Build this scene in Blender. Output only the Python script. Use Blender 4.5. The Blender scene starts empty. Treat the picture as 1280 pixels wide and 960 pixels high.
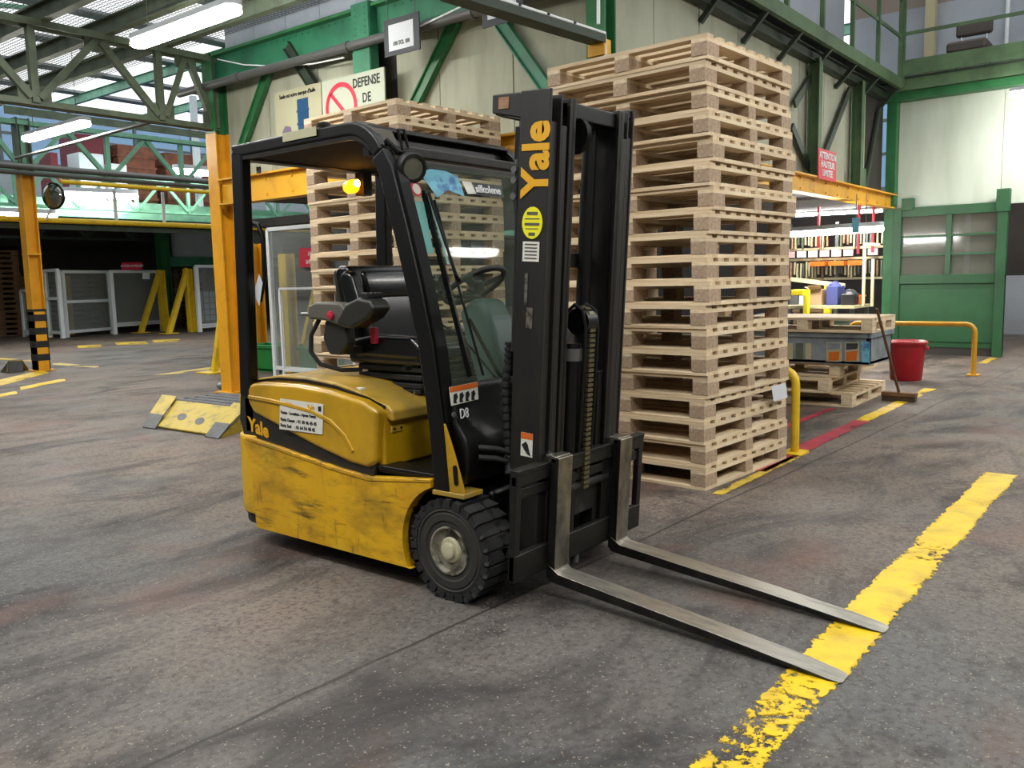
import bpy, math, random
from mathutils import Vector, Matrix
random.seed(7)
scene = bpy.context.scene
COL = scene.collection

# ------------------------------------------------------------------ camera, world, exposure
FPX, PITCH, ROLL, CAMH, YAW = 1075.0, 0.1198, -0.0226, 1.274, 0.8997
def _cam_axes():
    cp, sp, cr, sr = math.cos(PITCH), math.sin(PITCH), math.cos(ROLL), math.sin(ROLL)
    f = Vector((0, cp, -sp)); u0 = Vector((0, sp, cp)); r0 = Vector((1, 0, 0))
    r = cr*r0 + sr*u0; u = -sr*r0 + cr*u0
    Rz = Matrix.Rotation(-YAW, 3, 'Z')
    return Rz @ r, Rz @ u, Rz @ f
RT, UP, FW = _cam_axes()
EYE = Vector((0, 0, CAMH))
cd = bpy.data.cameras.new('camera'); cam = bpy.data.objects.new('camera', cd); COL.objects.link(cam)
cd.sensor_width = 36.0; cd.lens = FPX/1280*36.0; cd.clip_start = 0.05; cd.clip_end = 200
mw = Matrix((RT, UP, -FW)).transposed().to_4x4(); mw.translation = EYE
cam.matrix_world = mw
scene.camera = cam

w = bpy.data.worlds.new('world'); scene.world = w; w.use_nodes = True
bg = w.node_tree.nodes['Background']
bg.inputs['Color'].default_value = (0.96, 0.985, 1.0, 1); bg.inputs['Strength'].default_value = 0.9
vs = scene.view_settings
vs.view_transform = 'Standard'; vs.look = 'None'; vs.gamma = 1.0; vs.use_curve_mapping = False
vs.exposure = 1.0

# measured sight lines of the photograph met with real planes of the hall (x=const, y=const, z=const)
def ray(px, py): return FW + RT*((px-640)/FPX) + UP*((480-py)/FPX)
def gx(px, py, X): d = ray(px, py); return EYE + d*(X/d.x)
def gy(px, py, Y): d = ray(px, py); return EYE + d*(Y/d.y)
def gz(px, py, Z=0.0): d = ray(px, py); return EYE + d*((Z-CAMH)/d.z)

# ------------------------------------------------------------------ materials
def lin(c):
    if isinstance(c, str):
        c = c.lstrip('#'); c = [int(c[i:i+2], 16)/255 for i in (0, 2, 4)]
        return tuple((x/12.92 if x <= .04045 else ((x+.055)/1.055)**2.4) for x in c)
    return tuple(c)
MATS = {}
def M(name, col, rough=.5, metal=0.0, col2=None, scale=8.0, lo=.4, hi=.65, stretch=(1, 1, 1), bump=0.0, bscale=None,
      rand=0.0, coat=0.0, emit=None, estr=0.0, spec=None, rough2=None):
    m = bpy.data.materials.new(name); m.use_nodes = True; MATS[name] = m
    nt = m.node_tree; N = nt.nodes; L = nt.links; b = N['Principled BSDF']
    c = lin(col)+(1,)
    b.inputs['Base Color'].default_value = c
    b.inputs['Roughness'].default_value = rough; b.inputs['Metallic'].default_value = metal
    if spec is not None: b.inputs['Specular IOR Level'].default_value = spec
    if coat: b.inputs['Coat Weight'].default_value = coat; b.inputs['Coat Roughness'].default_value = .15
    if emit is not None:
        b.inputs['Emission Color'].default_value = lin(emit)+(1,); b.inputs['Emission Strength'].default_value = estr
    out = None
    if col2 is not None or bump:
        tc = N.new('ShaderNodeTexCoord'); mp = N.new('ShaderNodeMapping'); mp.inputs['Scale'].default_value = stretch
        L.new(tc.outputs['Object'], mp.inputs['Vector'])
        no = N.new('ShaderNodeTexNoise'); no.inputs['Scale'].default_value = scale; no.inputs['Detail'].default_value = 6; no.inputs['Roughness'].default_value = .62
        L.new(mp.outputs[0], no.inputs['Vector'])
        if col2 is not None:
            mr = N.new('ShaderNodeMapRange'); mr.inputs['From Min'].default_value = lo; mr.inputs['From Max'].default_value = hi
            L.new(no.outputs['Fac'], mr.inputs['Value'])
            mx = N.new('ShaderNodeMix'); mx.data_type = 'RGBA'
            mx.inputs['A'].default_value = c; mx.inputs['B'].default_value = lin(col2)+(1,)
            L.new(mr.outputs['Result'], mx.inputs['Factor']); out = mx.outputs['Result']
            if rough2 is not None:
                m2 = N.new('ShaderNodeMapRange'); m2.inputs['From Min'].default_value = lo; m2.inputs['From Max'].default_value = hi
                m2.inputs['To Min'].default_value = rough; m2.inputs['To Max'].default_value = rough2
                L.new(no.outputs['Fac'], m2.inputs['Value']); L.new(m2.outputs['Result'], b.inputs['Roughness'])
        if bump:
            bp = N.new('ShaderNodeBump'); bp.inputs['Strength'].default_value = bump; bp.inputs['Distance'].default_value = .01
            src = no
            if bscale:
                src = N.new('ShaderNodeTexNoise'); src.inputs['Scale'].default_value = bscale; L.new(mp.outputs[0], src.inputs['Vector'])
            L.new(src.outputs['Fac'], bp.inputs['Height']); L.new(bp.outputs[0], b.inputs['Normal'])
    if rand:
        oi = N.new('ShaderNodeObjectInfo'); hs = N.new('ShaderNodeHueSaturation')
        mr = N.new('ShaderNodeMapRange'); mr.inputs['To Min'].default_value = 1-rand; mr.inputs['To Max'].default_value = 1+rand
        L.new(oi.outputs['Random'], mr.inputs['Value']); L.new(mr.outputs['Result'], hs.inputs['Value'])
        if out is None: hs.inputs['Color'].default_value = c
        else: L.new(out, hs.inputs['Color'])
        out = hs.outputs['Color']
    if out is not None: L.new(out, b.inputs['Base Color'])
    return m

M('hood_yellow', '#c0930f', .30, col2='#9d7a14', scale=3, lo=.45, hi=.7, coat=.45)
M('hood_dusty', '#b08a22', .5, col2='#8a7436', scale=5, lo=.4, hi=.7, coat=.15)
M('weight_yellow', '#d2a51c', .5, col2='#8b7026', scale=6, lo=.5, hi=.75)
M('stripe_charcoal', '#1b1a16', .5, col2='#2a271e', scale=12, lo=.5, hi=.75)
M('black_paint', '#070707', .36, col2='#100f0e', scale=9, lo=.5, hi=.8, spec=.4)
M('black_satin', '#060606', .42, spec=.35)
M('black_plastic', '#111111', .5)
M('black_vinyl', '#070708', .27, bump=.08, scale=60, coat=.25)
M('mast_black', '#171512', .5, col2='#24211c', scale=14, lo=.5, hi=.8, stretch=(1, 1, .3))
M('mast_worn', '#24221e', .42, metal=.4, col2='#141312', scale=12, lo=.4, hi=.6, stretch=(1, 1, .25))
M('carriage', '#191815', .5, col2='#48453e', scale=11, lo=.58, hi=.8, metal=.3)
M('fork_steel', '#b3aea2', .30, metal=.85, col2='#77736a', scale=7, lo=.45, hi=.75, stretch=(3, .6, 1), rough2=.42)
M('fork_shank', '#8f8a7c', .34, metal=.8, col2='#4a463e', scale=6, lo=.4, hi=.7, stretch=(2, 1, 1.2))
M('rubber', '#141415', .75, col2='#1f1f1f', scale=15, lo=.4, hi=.7)
M('rubber_side', '#2d2a26', .8, col2='#201e1c', scale=10, lo=.4, hi=.7)
M('rim', '#8f8a7a', .55, metal=.3, col2='#38342c', scale=16, lo=.45, hi=.6)
M('hubcap', '#b9b394', .5, col2='#8f8a70', scale=12, lo=.4, hi=.7)
M('grey_plastic', '#54524a', .55)
M('dark_plastic', '#24231f', .45)
M('dash_green', '#4a5f5a', .5)
M('red_plastic', '#b5203c', .4)
M('chain_steel', '#6a6348', .45, metal=.7)
M('sticker_white', '#d6d4c8', .5)
M('sticker_yellow', '#e6e01c', .5)
M('sticker_orange', '#d2661e', .5)
M('lettering_black', '#161616', .6)
M('lettering_gold', '#d79f10', .5)
M('lettering_white', '#dedede', .6)
M('sign_red', '#c8203a', .5)
M('sign_cream', '#aab09c', .6)
M('poster_cream', '#a9a688', .6)
M('poster_blue', '#154468', .5)
M('poster_mauve', '#6f5f78', .5)
M('wood_y', '#d8c3a2', .7, col2='#bba27e', scale=3.0, lo=.38, hi=.68, stretch=(12, .8, 12), rand=.10)
M('wood_x', '#dccaaa', .7, col2='#c4ac88', scale=3.0, lo=.38, hi=.68, stretch=(.8, 12, 12), rand=.10)
M('chip_block', '#b09a80', .8, col2='#97806a', scale=70, lo=.4, hi=.6, rand=.06)
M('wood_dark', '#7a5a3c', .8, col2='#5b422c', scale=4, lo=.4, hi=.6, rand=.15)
M('wood_pink', '#a07a5e', .8, col2='#8a644a', scale=4, lo=.4, hi=.6, stretch=(1, 6, 6), rand=.12)
M('green_beam', '#2f7a58', .5, col2='#23553f', scale=2.5, lo=.45, hi=.75)
M('green_bright', '#286c3c', .5, col2='#1f562f', scale=3, lo=.4, hi=.7)
M('green_olive', '#5d6955', .6, col2='#424a3b', scale=4, lo=.4, hi=.7)
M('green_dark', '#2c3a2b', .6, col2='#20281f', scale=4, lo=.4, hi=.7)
M('green_walk', '#4c6644', .6, col2='#35492f', scale=2.5, lo=.4, hi=.7)
M('green_mint', '#78b093', .55, col2='#5e9078', scale=3, lo=.4, hi=.7)
M('green_door', '#225632', .5, col2='#1b4525', scale=1.8, lo=.35, hi=.7)
M('green_box', '#14803a', .45, col2='#106a30', scale=3, lo=.4, hi=.7)
M('col_yellow', '#d99a14', .5, col2='#b67c14', scale=3, lo=.5, hi=.8)
M('beam_yellow', '#d6a024', .55, col2='#a87c20', scale=3, lo=.5, hi=.8)
M('rail_yellow', '#dcb81c', .45, col2='#b98a1c', scale=6, lo=.5, hi=.8)
M('rail_orange', '#c8921e', .45, col2='#a8741a', scale=6, lo=.5, hi=.8)
M('steel_grey', '#6c6e6c', .45, metal=.6)
M('pipe_grey', '#4a4b49', .5)
M('white_frame', '#dfe3e4', .5)
M('wall_panel', '#a4a692', .75, col2='#8b8c78', scale=1.6, lo=.4, hi=.75, stretch=(1, 3, .5))
M('wall_clad', '#8e949c', .7, col2='#7b8188', scale=1.2, lo=.4, hi=.7)
M('wall_white', '#b9c2b4', .75, col2='#a3ab9a', scale=1.1, lo=.45, hi=.8, stretch=(1, 2.2, .35))
M('wall_blue', '#a7adb6', .75, col2='#979ca4', scale=1.0, lo=.4, hi=.7)
M('wall_brown', '#8b7f74', .8)
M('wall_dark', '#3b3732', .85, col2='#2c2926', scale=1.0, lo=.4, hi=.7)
M('wall_far', '#7f8285', .8, col2='#6d7072', scale=.6, lo=.4, hi=.7)
M('roof_sheet', '#83878a', .8)
M('ramp_yellow', '#a58e08', .55, col2='#5f5a22', scale=9, lo=.5, hi=.7, bump=.3, bscale=60)
M('plate_grey', '#5c5d5f', .6, metal=.5, col2='#474745', scale=10, lo=.4, hi=.7)
M('bin_red', '#9c1420', .4, col2='#7d101a', scale=4, lo=.5, hi=.8)
M('crate_grey', '#868e92', .6, col2='#5c6368', scale=3, lo=.4, hi=.7)
M('cardboard', '#8d7355', .8)
M('maroon', '#6b1d2a', .5)
M('brown_goods', '#7d4a34', .7, col2='#5e3524', scale=5, lo=.4, hi=.6)
M('blue_cloth', '#2f3566', .8)
M('bag_black', '#1a1a1d', .4)
M('machine_yellow', '#d8c41c', .5)
M('rod_cream', '#b3aa86', .5)
M('pink_plate', '#d0a0a0', .6)
M('orange_bin', '#c8661a', .5)
M('white_tank', '#c8d2da', .4)
M('chair_brown', '#4c443f', .6)
M('chrome', '#c8c8c8', .2, metal=1)
M('paper', '#ccd0d4', .6)
M('board_dark', '#33363a', .6)
M('mask_blue', '#6fb0c4', .6, col2='#3d6f9c', scale=14, lo=.5, hi=.6)
M('cyan_strip', '#7fc0b8', .3)
M('lamp_tube', '#ffffff', .5, emit='#fdfaf4', estr=60.0)
M('lamp_far', '#ffffff', .5, emit='#fdfaf4', estr=26.0)
M('lamp_house', '#b9bfc2', .5)
M('beacon_amber', '#ff9a10', .2, emit='#ff8a08', estr=2.5)
M('guard_brown', '#3c362b', .6, col2='#4b4436', scale=8)
M('beacon_core', '#ffd060', .2, emit='#ffc040', estr=14.0)
M('lens_grey', '#6a6a5c', .2)
M('mirror_glass', '#8a8f88', .08, metal=.9)
M('band_black', '#1c1b19', .6)
M('bristle', '#4a3a28', .9)

M('scuff_grey', '#5f5b50', .6, col2='#2a2721', scale=40, lo=.45, hi=.6)
M('roof_liner', '#040404', .9)
def body_mat():
    m = bpy.data.materials.new('body_yellow'); m.use_nodes = True; MATS['body_yellow'] = m
    nt = m.node_tree; N = nt.nodes; L = nt.links; b = N['Principled BSDF']
    tc = N.new('ShaderNodeTexCoord')
    def layer(c, col, scale, st, lo, hi, det=6, rg=.65, mx_=1.0):
        mp = N.new('ShaderNodeMapping'); mp.inputs['Scale'].default_value = st; L.new(tc.outputs['Object'], mp.inputs['Vector'])
        n = N.new('ShaderNodeTexNoise'); n.inputs['Scale'].default_value = scale; n.inputs['Detail'].default_value = det; n.inputs['Roughness'].default_value = rg
        L.new(mp.outputs[0], n.inputs['Vector'])
        mr = N.new('ShaderNodeMapRange'); mr.inputs['From Min'].default_value = lo; mr.inputs['From Max'].default_value = hi; mr.inputs['To Max'].default_value = mx_
        L.new(n.outputs['Fac'], mr.inputs['Value'])
        mx = N.new('ShaderNodeMix'); mx.data_type = 'RGBA'
        if isinstance(c, tuple): mx.inputs['A'].default_value = c+(1,)
        else: L.new(c, mx.inputs['A'])
        mx.inputs['B'].default_value = lin(col)+(1,); L.new(mr.outputs['Result'], mx.inputs['Factor']); return mx.outputs['Result']
    c = layer(lin('#d8a60f'), '#c48e12', 2.2, (1, 1, 1), .4, .65)
    c = layer(c, '#e0bb2a', 5, (1, .6, 1.4), .55, .75)
    c = layer(c, '#8a701c', 4.0, (1, .8, 2.2), .48, .66, 8, .7, .8)          # grime clouds
    c = layer(c, '#3a3216', 6.0, (1, .35, 3.0), .56, .66, 8, .7, .85)        # long rubbed scrapes
    c = layer(c, '#5a4a18', 9.0, (1, 2.6, .5), .59, .70, 6, .6, .6)          # drips and upright scratches
    L.new(c, b.inputs['Base Color']); b.inputs['Roughness'].default_value = .42
    b.inputs['Coat Weight'].default_value = .12; b.inputs['Coat Roughness'].default_value = .2
body_mat()
def glassy(name, col, alpha, rough=.05, tint=(.92, .96, .94)):
    m = bpy.data.materials.new(name); m.use_nodes = True; MATS[name] = m
    nt = m.node_tree; N = nt.nodes; L = nt.links; b = N['Principled BSDF']
    b.inputs['Base Color'].default_value = lin(col)+(1,); b.inputs['Roughness'].default_value = rough
    tr = N.new('ShaderNodeBsdfTransparent'); tr.inputs['Color'].default_value = tint+(1,)
    mx = N.new('ShaderNodeMixShader'); mx.inputs[0].default_value = alpha
    L.new(tr.outputs[0], mx.inputs[1]); L.new(b.outputs[0], mx.inputs[2]); L.new(mx.outputs[0], N['Material Output'].inputs['Surface'])
    return m
glassy('windshield', '#8a927c', .09, .03)
glassy('door_glass', '#77776c', .5, .12)
glassy('sky_glass', '#8fb0d0', .2, .2, (.40, .50, .60))
glassy('mesh_panel', '#a2a5a2', .27, .7)
glassy('plastic_film', '#b8bcc0', .35, .2)

def paint_mat(name, col, wear, patch=None):
    """worn road paint: ragged edges and bald flakes let the floor show through"""
    m = bpy.data.materials.new(name); m.use_nodes = True; MATS[name] = m
    nt = m.node_tree; N = nt.nodes; L = nt.links; b = N['Principled BSDF']
    b.inputs['Roughness'].default_value = .55
    tc = N.new('ShaderNodeTexCoord')
    n1 = N.new('ShaderNodeTexNoise'); n1.inputs['Scale'].default_value = 26; n1.inputs['Detail'].default_value = 9; n1.inputs['Roughness'].default_value = .72
    n2 = N.new('ShaderNodeTexNoise'); n2.inputs['Scale'].default_value = 1.9; n2.inputs['Detail'].default_value = 2
    for n in (n1, n2): L.new(tc.outputs['Object'], n.inputs['Vector'])
    sep = N.new('ShaderNodeSeparateXYZ'); L.new(tc.outputs['Generated'], sep.inputs[0])
    a = N.new('ShaderNodeMath'); a.operation = 'SUBTRACT'; a.inputs[1].default_value = .5; L.new(sep.outputs['Y'], a.inputs[0])
    ab = N.new('ShaderNodeMath'); ab.operation = 'ABSOLUTE'; L.new(a.outputs[0], ab.inputs[0])
    ed = N.new('ShaderNodeMapRange'); ed.inputs['From Min'].default_value = .36; ed.inputs['From Max'].default_value = .5; ed.inputs['To Max'].default_value = .22
    L.new(ab.outputs[0], ed.inputs['Value'])
    big = N.new('ShaderNodeMapRange'); big.inputs['From Min'].default_value = .45; big.inputs['From Max'].default_value = .72; big.inputs['To Max'].default_value = .26*wear
    L.new(n2.outputs['Fac'], big.inputs['Value'])
    s1 = N.new('ShaderNodeMath'); s1.operation = 'ADD'; L.new(n1.outputs['Fac'], s1.inputs[0]); L.new(ed.outputs['Result'], s1.inputs[1])
    s2 = N.new('ShaderNodeMath'); s2.operation = 'ADD'; L.new(s1.outputs[0], s2.inputs[0]); L.new(big.outputs['Result'], s2.inputs[1])
    if patch:
        sx_ = N.new('ShaderNodeSeparateXYZ'); L.new(tc.outputs['Object'], sx_.inputs[0])
        pa = N.new('ShaderNodeMath'); pa.operation = 'SUBTRACT'; pa.inputs[1].default_value = patch[0]; L.new(sx_.outputs['X'], pa.inputs[0])
        pb = N.new('ShaderNodeMath'); pb.operation = 'ABSOLUTE'; L.new(pa.outputs[0], pb.inputs[0])
        pm = N.new('ShaderNodeMapRange'); pm.inputs['From Min'].default_value = patch[1]*.4; pm.inputs['From Max'].default_value = patch[1]; pm.inputs['To Min'].default_value = .14; pm.inputs['To Max'].default_value = 0
        L.new(pb.outputs[0], pm.inputs['Value']); s3 = N.new('ShaderNodeMath'); s3.operation = 'ADD'; L.new(s2.outputs[0], s3.inputs[0]); L.new(pm.outputs['Result'], s3.inputs[1]); s2 = s3
    th = N.new('ShaderNodeMapRange'); th.inputs['From Min'].default_value = .655; th.inputs['From Max'].default_value = .67
    L.new(s2.outputs[0], th.inputs['Value'])
    n3 = N.new('ShaderNodeTexNoise'); n3.inputs['Scale'].default_value = 7; n3.inputs['Detail'].default_value = 5; L.new(tc.outputs['Object'], n3.inputs['Vector'])
    mr = N.new('ShaderNodeMapRange'); mr.inputs['From Min'].default_value = .45; mr.inputs['From Max'].default_value = .8; L.new(n3.outputs['Fac'], mr.inputs['Value'])
    mx = N.new('ShaderNodeMix'); mx.data_type = 'RGBA'; c = lin(col); mx.inputs['A'].default_value = c+(1,); mx.inputs['B'].default_value = (c[0]*.55, c[1]*.55, c[2]*.6+.02, 1)
    L.new(mr.outputs['Result'], mx.inputs['Factor']); L.new(mx.outputs['Result'], b.inputs['Base Color'])
    tr = N.new('ShaderNodeBsdfTransparent'); ms = N.new('ShaderNodeMixShader')
    L.new(th.outputs['Result'], ms.inputs[0]); L.new(b.outputs[0], ms.inputs[1]); L.new(tr.outputs[0], ms.inputs[2])
    L.new(ms.outputs[0], N['Material Output'].inputs['Surface'])
paint_mat('paint_yellow', '#d6b304', 1.0)
paint_mat('paint_yellow_long', '#d6b304', .7, (-.98, .36))
paint_mat('paint_faded', '#c3a634', 1.5)
paint_mat('paint_red', '#9c2a36', .8)

def floor_mat():
    m = bpy.data.materials.new('floor_concrete'); m.use_nodes = True; MATS['floor_concrete'] = m
    nt = m.node_tree; N = nt.nodes; L = nt.links; b = N['Principled BSDF']
    tc = N.new('ShaderNodeTexCoord')
    def noise(s, d, r=.6, vec=None, dist=0):
        n = N.new('ShaderNodeTexNoise'); n.inputs['Scale'].default_value = s; n.inputs['Detail'].default_value = d
        n.inputs['Roughness'].default_value = r; n.inputs['Distortion'].default_value = dist
        L.new(vec or tc.outputs['Object'], n.inputs['Vector']); return n.outputs['Fac']
    def mixc(a, bcol, fac, lo, hi):
        mr = N.new('ShaderNodeMapRange'); mr.inputs['From Min'].default_value = lo; mr.inputs['From Max'].default_value = hi
        L.new(fac, mr.inputs['Value']); mx = N.new('ShaderNodeMix'); mx.data_type = 'RGBA'
        if isinstance(a, tuple): mx.inputs['A'].default_value = a+(1,)
        else: L.new(a, mx.inputs['A'])
        mx.inputs['B'].default_value = bcol+(1,); L.new(mr.outputs['Result'], mx.inputs['Factor']); return mx.outputs['Result']
    c = mixc(lin('#62574e'), lin('#786b60'), noise(.55, 4), .4, .62)           # broad tone
    c = mixc(c, lin('#595856'), noise(.23, 3), .48, .66)                       # bluish worn zones
    st = N.new('ShaderNodeMapping'); st.inputs['Scale'].default_value = (.62, 1.25, 1); st.inputs['Rotation'].default_value = (0, 0, .35)
    L.new(tc.outputs['Object'], st.inputs['Vector'])
    c = mixc(c, lin('#18181a'), noise(1.3, 6, .65, st.outputs[0], 1.1), .48, .69)     # dark tyre and oil smears
    c = mixc(c, lin('#221f1d'), noise(4.5, 5, .7), .53, .80)
    c = mixc(c, lin('#332d29'), noise(38, 4, .8), .46, .72)                    # fine aggregate
    c = mixc(c, lin('#857c70'), noise(85, 2, .6), .64, .70)                   # light chips
    c = mixc(c, lin('#664a40'), noise(.9, 3), .56, .78)                        # reddish dust
    # two hairline cracks: thin bands of a distorted coordinate
    def crack(c, ang, off, amp, width):
        mp = N.new('ShaderNodeMapping'); mp.inputs['Rotation'].default_value = (0, 0, ang); L.new(tc.outputs['Object'], mp.inputs['Vector'])
        sp = N.new('ShaderNodeSeparateXYZ'); L.new(mp.outputs[0], sp.inputs[0])
        nn = noise(.9, 6, .6)
        ma = N.new('ShaderNodeMath'); ma.operation = 'MULTIPLY_ADD'; ma.inputs[1].default_value = amp; L.new(nn, ma.inputs[0]); L.new(sp.outputs['Y'], ma.inputs[2])
        su = N.new('ShaderNodeMath'); su.operation = 'SUBTRACT'; su.inputs[1].default_value = off; L.new(ma.outputs[0], su.inputs[0])
        aa = N.new('ShaderNodeMath'); aa.operation = 'ABSOLUTE'; L.new(su.outputs[0], aa.inputs[0])
        mr = N.new('ShaderNodeMapRange'); mr.inputs['From Min'].default_value = width*.4; mr.inputs['From Max'].default_value = width; mr.inputs['To Min'].default_value = .8; mr.inputs['To Max'].default_value = 0
        L.new(aa.outputs[0], mr.inputs['Value']); mx = N.new('ShaderNodeMix'); mx.data_type = 'RGBA'
        L.new(c, mx.inputs['A']); mx.inputs['B'].default_value = lin('#25231f')+(1,); L.new(mr.outputs['Result'], mx.inputs['Factor']); return mx.outputs['Result']
    c = crack(c, CR_ANG, CR_OFF, .10, .011)
    L.new(c, b.inputs['Base Color'])
    rr = N.new('ShaderNodeMapRange'); rr.inputs['From Min'].default_value = .3; rr.inputs['From Max'].default_value = .7; rr.inputs['To Min'].default_value = .52; rr.inputs['To Max'].default_value = .82; b.inputs['Specular IOR Level'].default_value = .3
    L.new(noise(1.1, 5), rr.inputs['Value']); L.new(rr.outputs['Result'], b.inputs['Roughness'])
    bp = N.new('ShaderNodeBump'); bp.inputs['Strength'].default_value = .22; bp.inputs['Distance'].default_value = .012
    L.new(noise(30, 6, .75), bp.inputs['Height']); L.new(bp.outputs[0], b.inputs['Normal'])
_a = gz(180, 960); _b = gz(660, 740)
CR_ANG = -math.atan2(_b.y-_a.y, _b.x-_a.x)
_m = (_a+_b)/2
CR_OFF = math.sin(CR_ANG)*(_m.x-13) + math.cos(CR_ANG)*(_m.y-15) + .05   # floor origin is (13, 15)
floor_mat()

# ------------------------------------------------------------------ mesh helpers
def V(*a): return Vector(a)
class MB:
    def __init__(s): s.v = []; s.f = []
    def add(s, vs, fs):
        o = len(s.v); s.v += [tuple(p) for p in vs]; s.f += [tuple(i+o for i in f) for f in fs]; return s
    def box(s, x0, x1, y0, y1, z0, z1):
        x0, x1 = min(x0, x1), max(x0, x1); y0, y1 = min(y0, y1), max(y0, y1); z0, z1 = min(z0, z1), max(z0, z1)
        return s.add([(x0,y0,z0),(x1,y0,z0),(x1,y1,z0),(x0,y1,z0),(x0,y0,z1),(x1,y0,z1),(x1,y1,z1),(x0,y1,z1)],
                     [(0,3,2,1),(4,5,6,7),(0,1,5,4),(1,2,6,5),(2,3,7,6),(3,0,4,7)])
    def obb(s, c, a, b, d):
        c, a, b, d = Vector(c), Vector(a), Vector(b), Vector(d)
        if a.cross(b).dot(d) < 0: a = -a
        P = [c+i*a+j*b+k*d for k in (-1, 1) for (i, j) in ((-1,-1),(1,-1),(1,1),(-1,1))]
        return s.add(P, [(0,3,2,1),(4,5,6,7),(0,1,5,4),(1,2,6,5),(2,3,7,6),(3,0,4,7)])
    def _fr(s, p, q, up):
        p, q = Vector(p), Vector(q); d = (q-p); l = d.length; d.normalize()
        up = Vector(up); sd = d.cross(up)
        if sd.length < 1e-4: sd = d.cross(Vector((0, 1, 0)))
        sd.normalize(); u = sd.cross(d).normalized(); return p, q, d, l, sd, u
    def beam(s, p, q, w, h, up=(0, 0, 1)):
        p, q, d, l, sd, u = s._fr(p, q, up); return s.obb((p+q)/2, d*(l/2), sd*(w/2), u*(h/2))
    def ibeam(s, p, q, w, h, t=.012, up=(0, 0, 1)):
        p, q, d, l, sd, u = s._fr(p, q, up); c = (p+q)/2; a = d*(l/2)
        s.obb(c+u*(h/2-t/2), a, sd*(w/2), u*(t/2)); s.obb(c-u*(h/2-t/2), a, sd*(w/2), u*(t/2)); return s.obb(c, a, sd*(t/2), u*(h/2-t))
    def angle(s, p, q, w, h, t=.012, up=(0, 0, 1)):
        p, q, d, l, sd, u = s._fr(p, q, up); c = (p+q)/2; a = d*(l/2)
        s.obb(c-u*(h/2-t/2), a, sd*(w/2), u*(t/2)); return s.obb(c-sd*(w/2-t/2)+u*(t/2), a, sd*(t/2), u*(h/2-t/2))
    def tube(s, pts, r, n=10, caps=True):
        pts = [Vector(p) for p in pts]; rings = []; prev = None
        for i, p in enumerate(pts):
            d = (pts[min(i+1, len(pts)-1)]-pts[max(i-1, 0)]).normalized()
            if prev is None:
                u = d.cross(Vector((0, 0, 1)));  u = u if u.length > 1e-3 else d.cross(Vector((0, 1, 0)))
            else: u = prev - d*prev.dot(d)
            u.normalize(); prev = u; w_ = d.cross(u); rr = r[i] if isinstance(r, (list, tuple)) else r
            rings.append([p+u*(rr*math.cos(2*math.pi*k/n))+w_*(rr*math.sin(2*math.pi*k/n)) for k in range(n)])
        o = [q for R_ in rings for q in R_]; F = []
        for i in range(len(rings)-1):
            for k in range(n): F.append((i*n+k, i*n+(k+1)%n, (i+1)*n+(k+1)%n, (i+1)*n+k))
        if caps: F.append(tuple(range(n))[::-1]); F.append(tuple(range((len(rings)-1)*n, len(rings)*n)))
        return s.add(o, F)
    def lathe(s, c, axis, prof, n=32):
        c = Vector(c); ax = Vector(axis).normalized(); u = ax.cross(Vector((0, 0, 1)))
        u = u if u.length > 1e-3 else ax.cross(Vector((0, 1, 0))); u.normalize(); w_ = ax.cross(u)
        P = []; F = []
        for (r, h) in prof:
            for k in range(n): a = 2*math.pi*k/n; P.append(c+ax*h+u*(r*math.cos(a))+w_*(r*math.sin(a)))
        for i in range(len(prof)-1):
            for k in range(n): F.append((i*n+k, i*n+(k+1)%n, (i+1)*n+(k+1)%n, (i+1)*n+k))
        if prof[0][0] > 1e-5: F.append(tuple(range(n))[::-1])
        if prof[-1][0] > 1e-5: F.append(tuple(range((len(prof)-1)*n, len(prof)*n)))
        return s.add(P, F)
    def prism(s, poly, vec):
        poly = [Vector(p) for p in poly]; vec = Vector(vec); n = len(poly)
        nrm = Vector((0, 0, 0))
        for i in range(n): nrm += poly[i].cross(poly[(i+1) % n])
        if nrm.dot(vec) > 0: poly = poly[::-1]
        P = poly+[p+vec for p in poly]
        F = [tuple(range(n)), tuple(range(2*n-1, n-1, -1))]
        for i in range(n): F.append((i, i+n, (i+1) % n+n, (i+1) % n))
        return s.add(P, F)
    def xprism(s, yz, x0, x1): return s.prism([(x0, y, z) for y, z in yz], (x1-x0, 0, 0))
    def strip(s, path, wdt, x0, x1):
        """flat bar of width wdt following a path in the y-z plane, from x0 to x1"""
        pts = [Vector((0, y, z)) for y, z in path]; A = []; B = []
        for i, p in enumerate(pts):
            d = (pts[min(i+1, len(pts)-1)]-pts[max(i-1, 0)]).normalized(); n_ = Vector((0, -d.z, d.y))
            A.append(p+n_*(wdt/2)); B.append(p-n_*(wdt/2))
        P = []; F = []
        for i in range(len(pts)):
            for q in (A[i], B[i]):
                P.append((x0, q.y, q.z)); P.append((x1, q.y, q.z))
        for i in range(len(pts)-1):
            a = 4*i; b = a+4
            F += [(a, a+1, b+1, b), (a+2, b+2, b+3, a+3), (a, b, b+2, a+2), (a+1, a+3, b+3, b+1)]
        F += [(0, 2, 3, 1), (4*len(pts)-4, 4*len(pts)-3, 4*len(pts)-1, 4*len(pts)-2)]
        return s.add(P, F)
    def xf(s, fn, start=0): s.v = s.v[:start]+[tuple(fn(Vector(p))) for p in s.v[start:]]; return s

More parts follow.
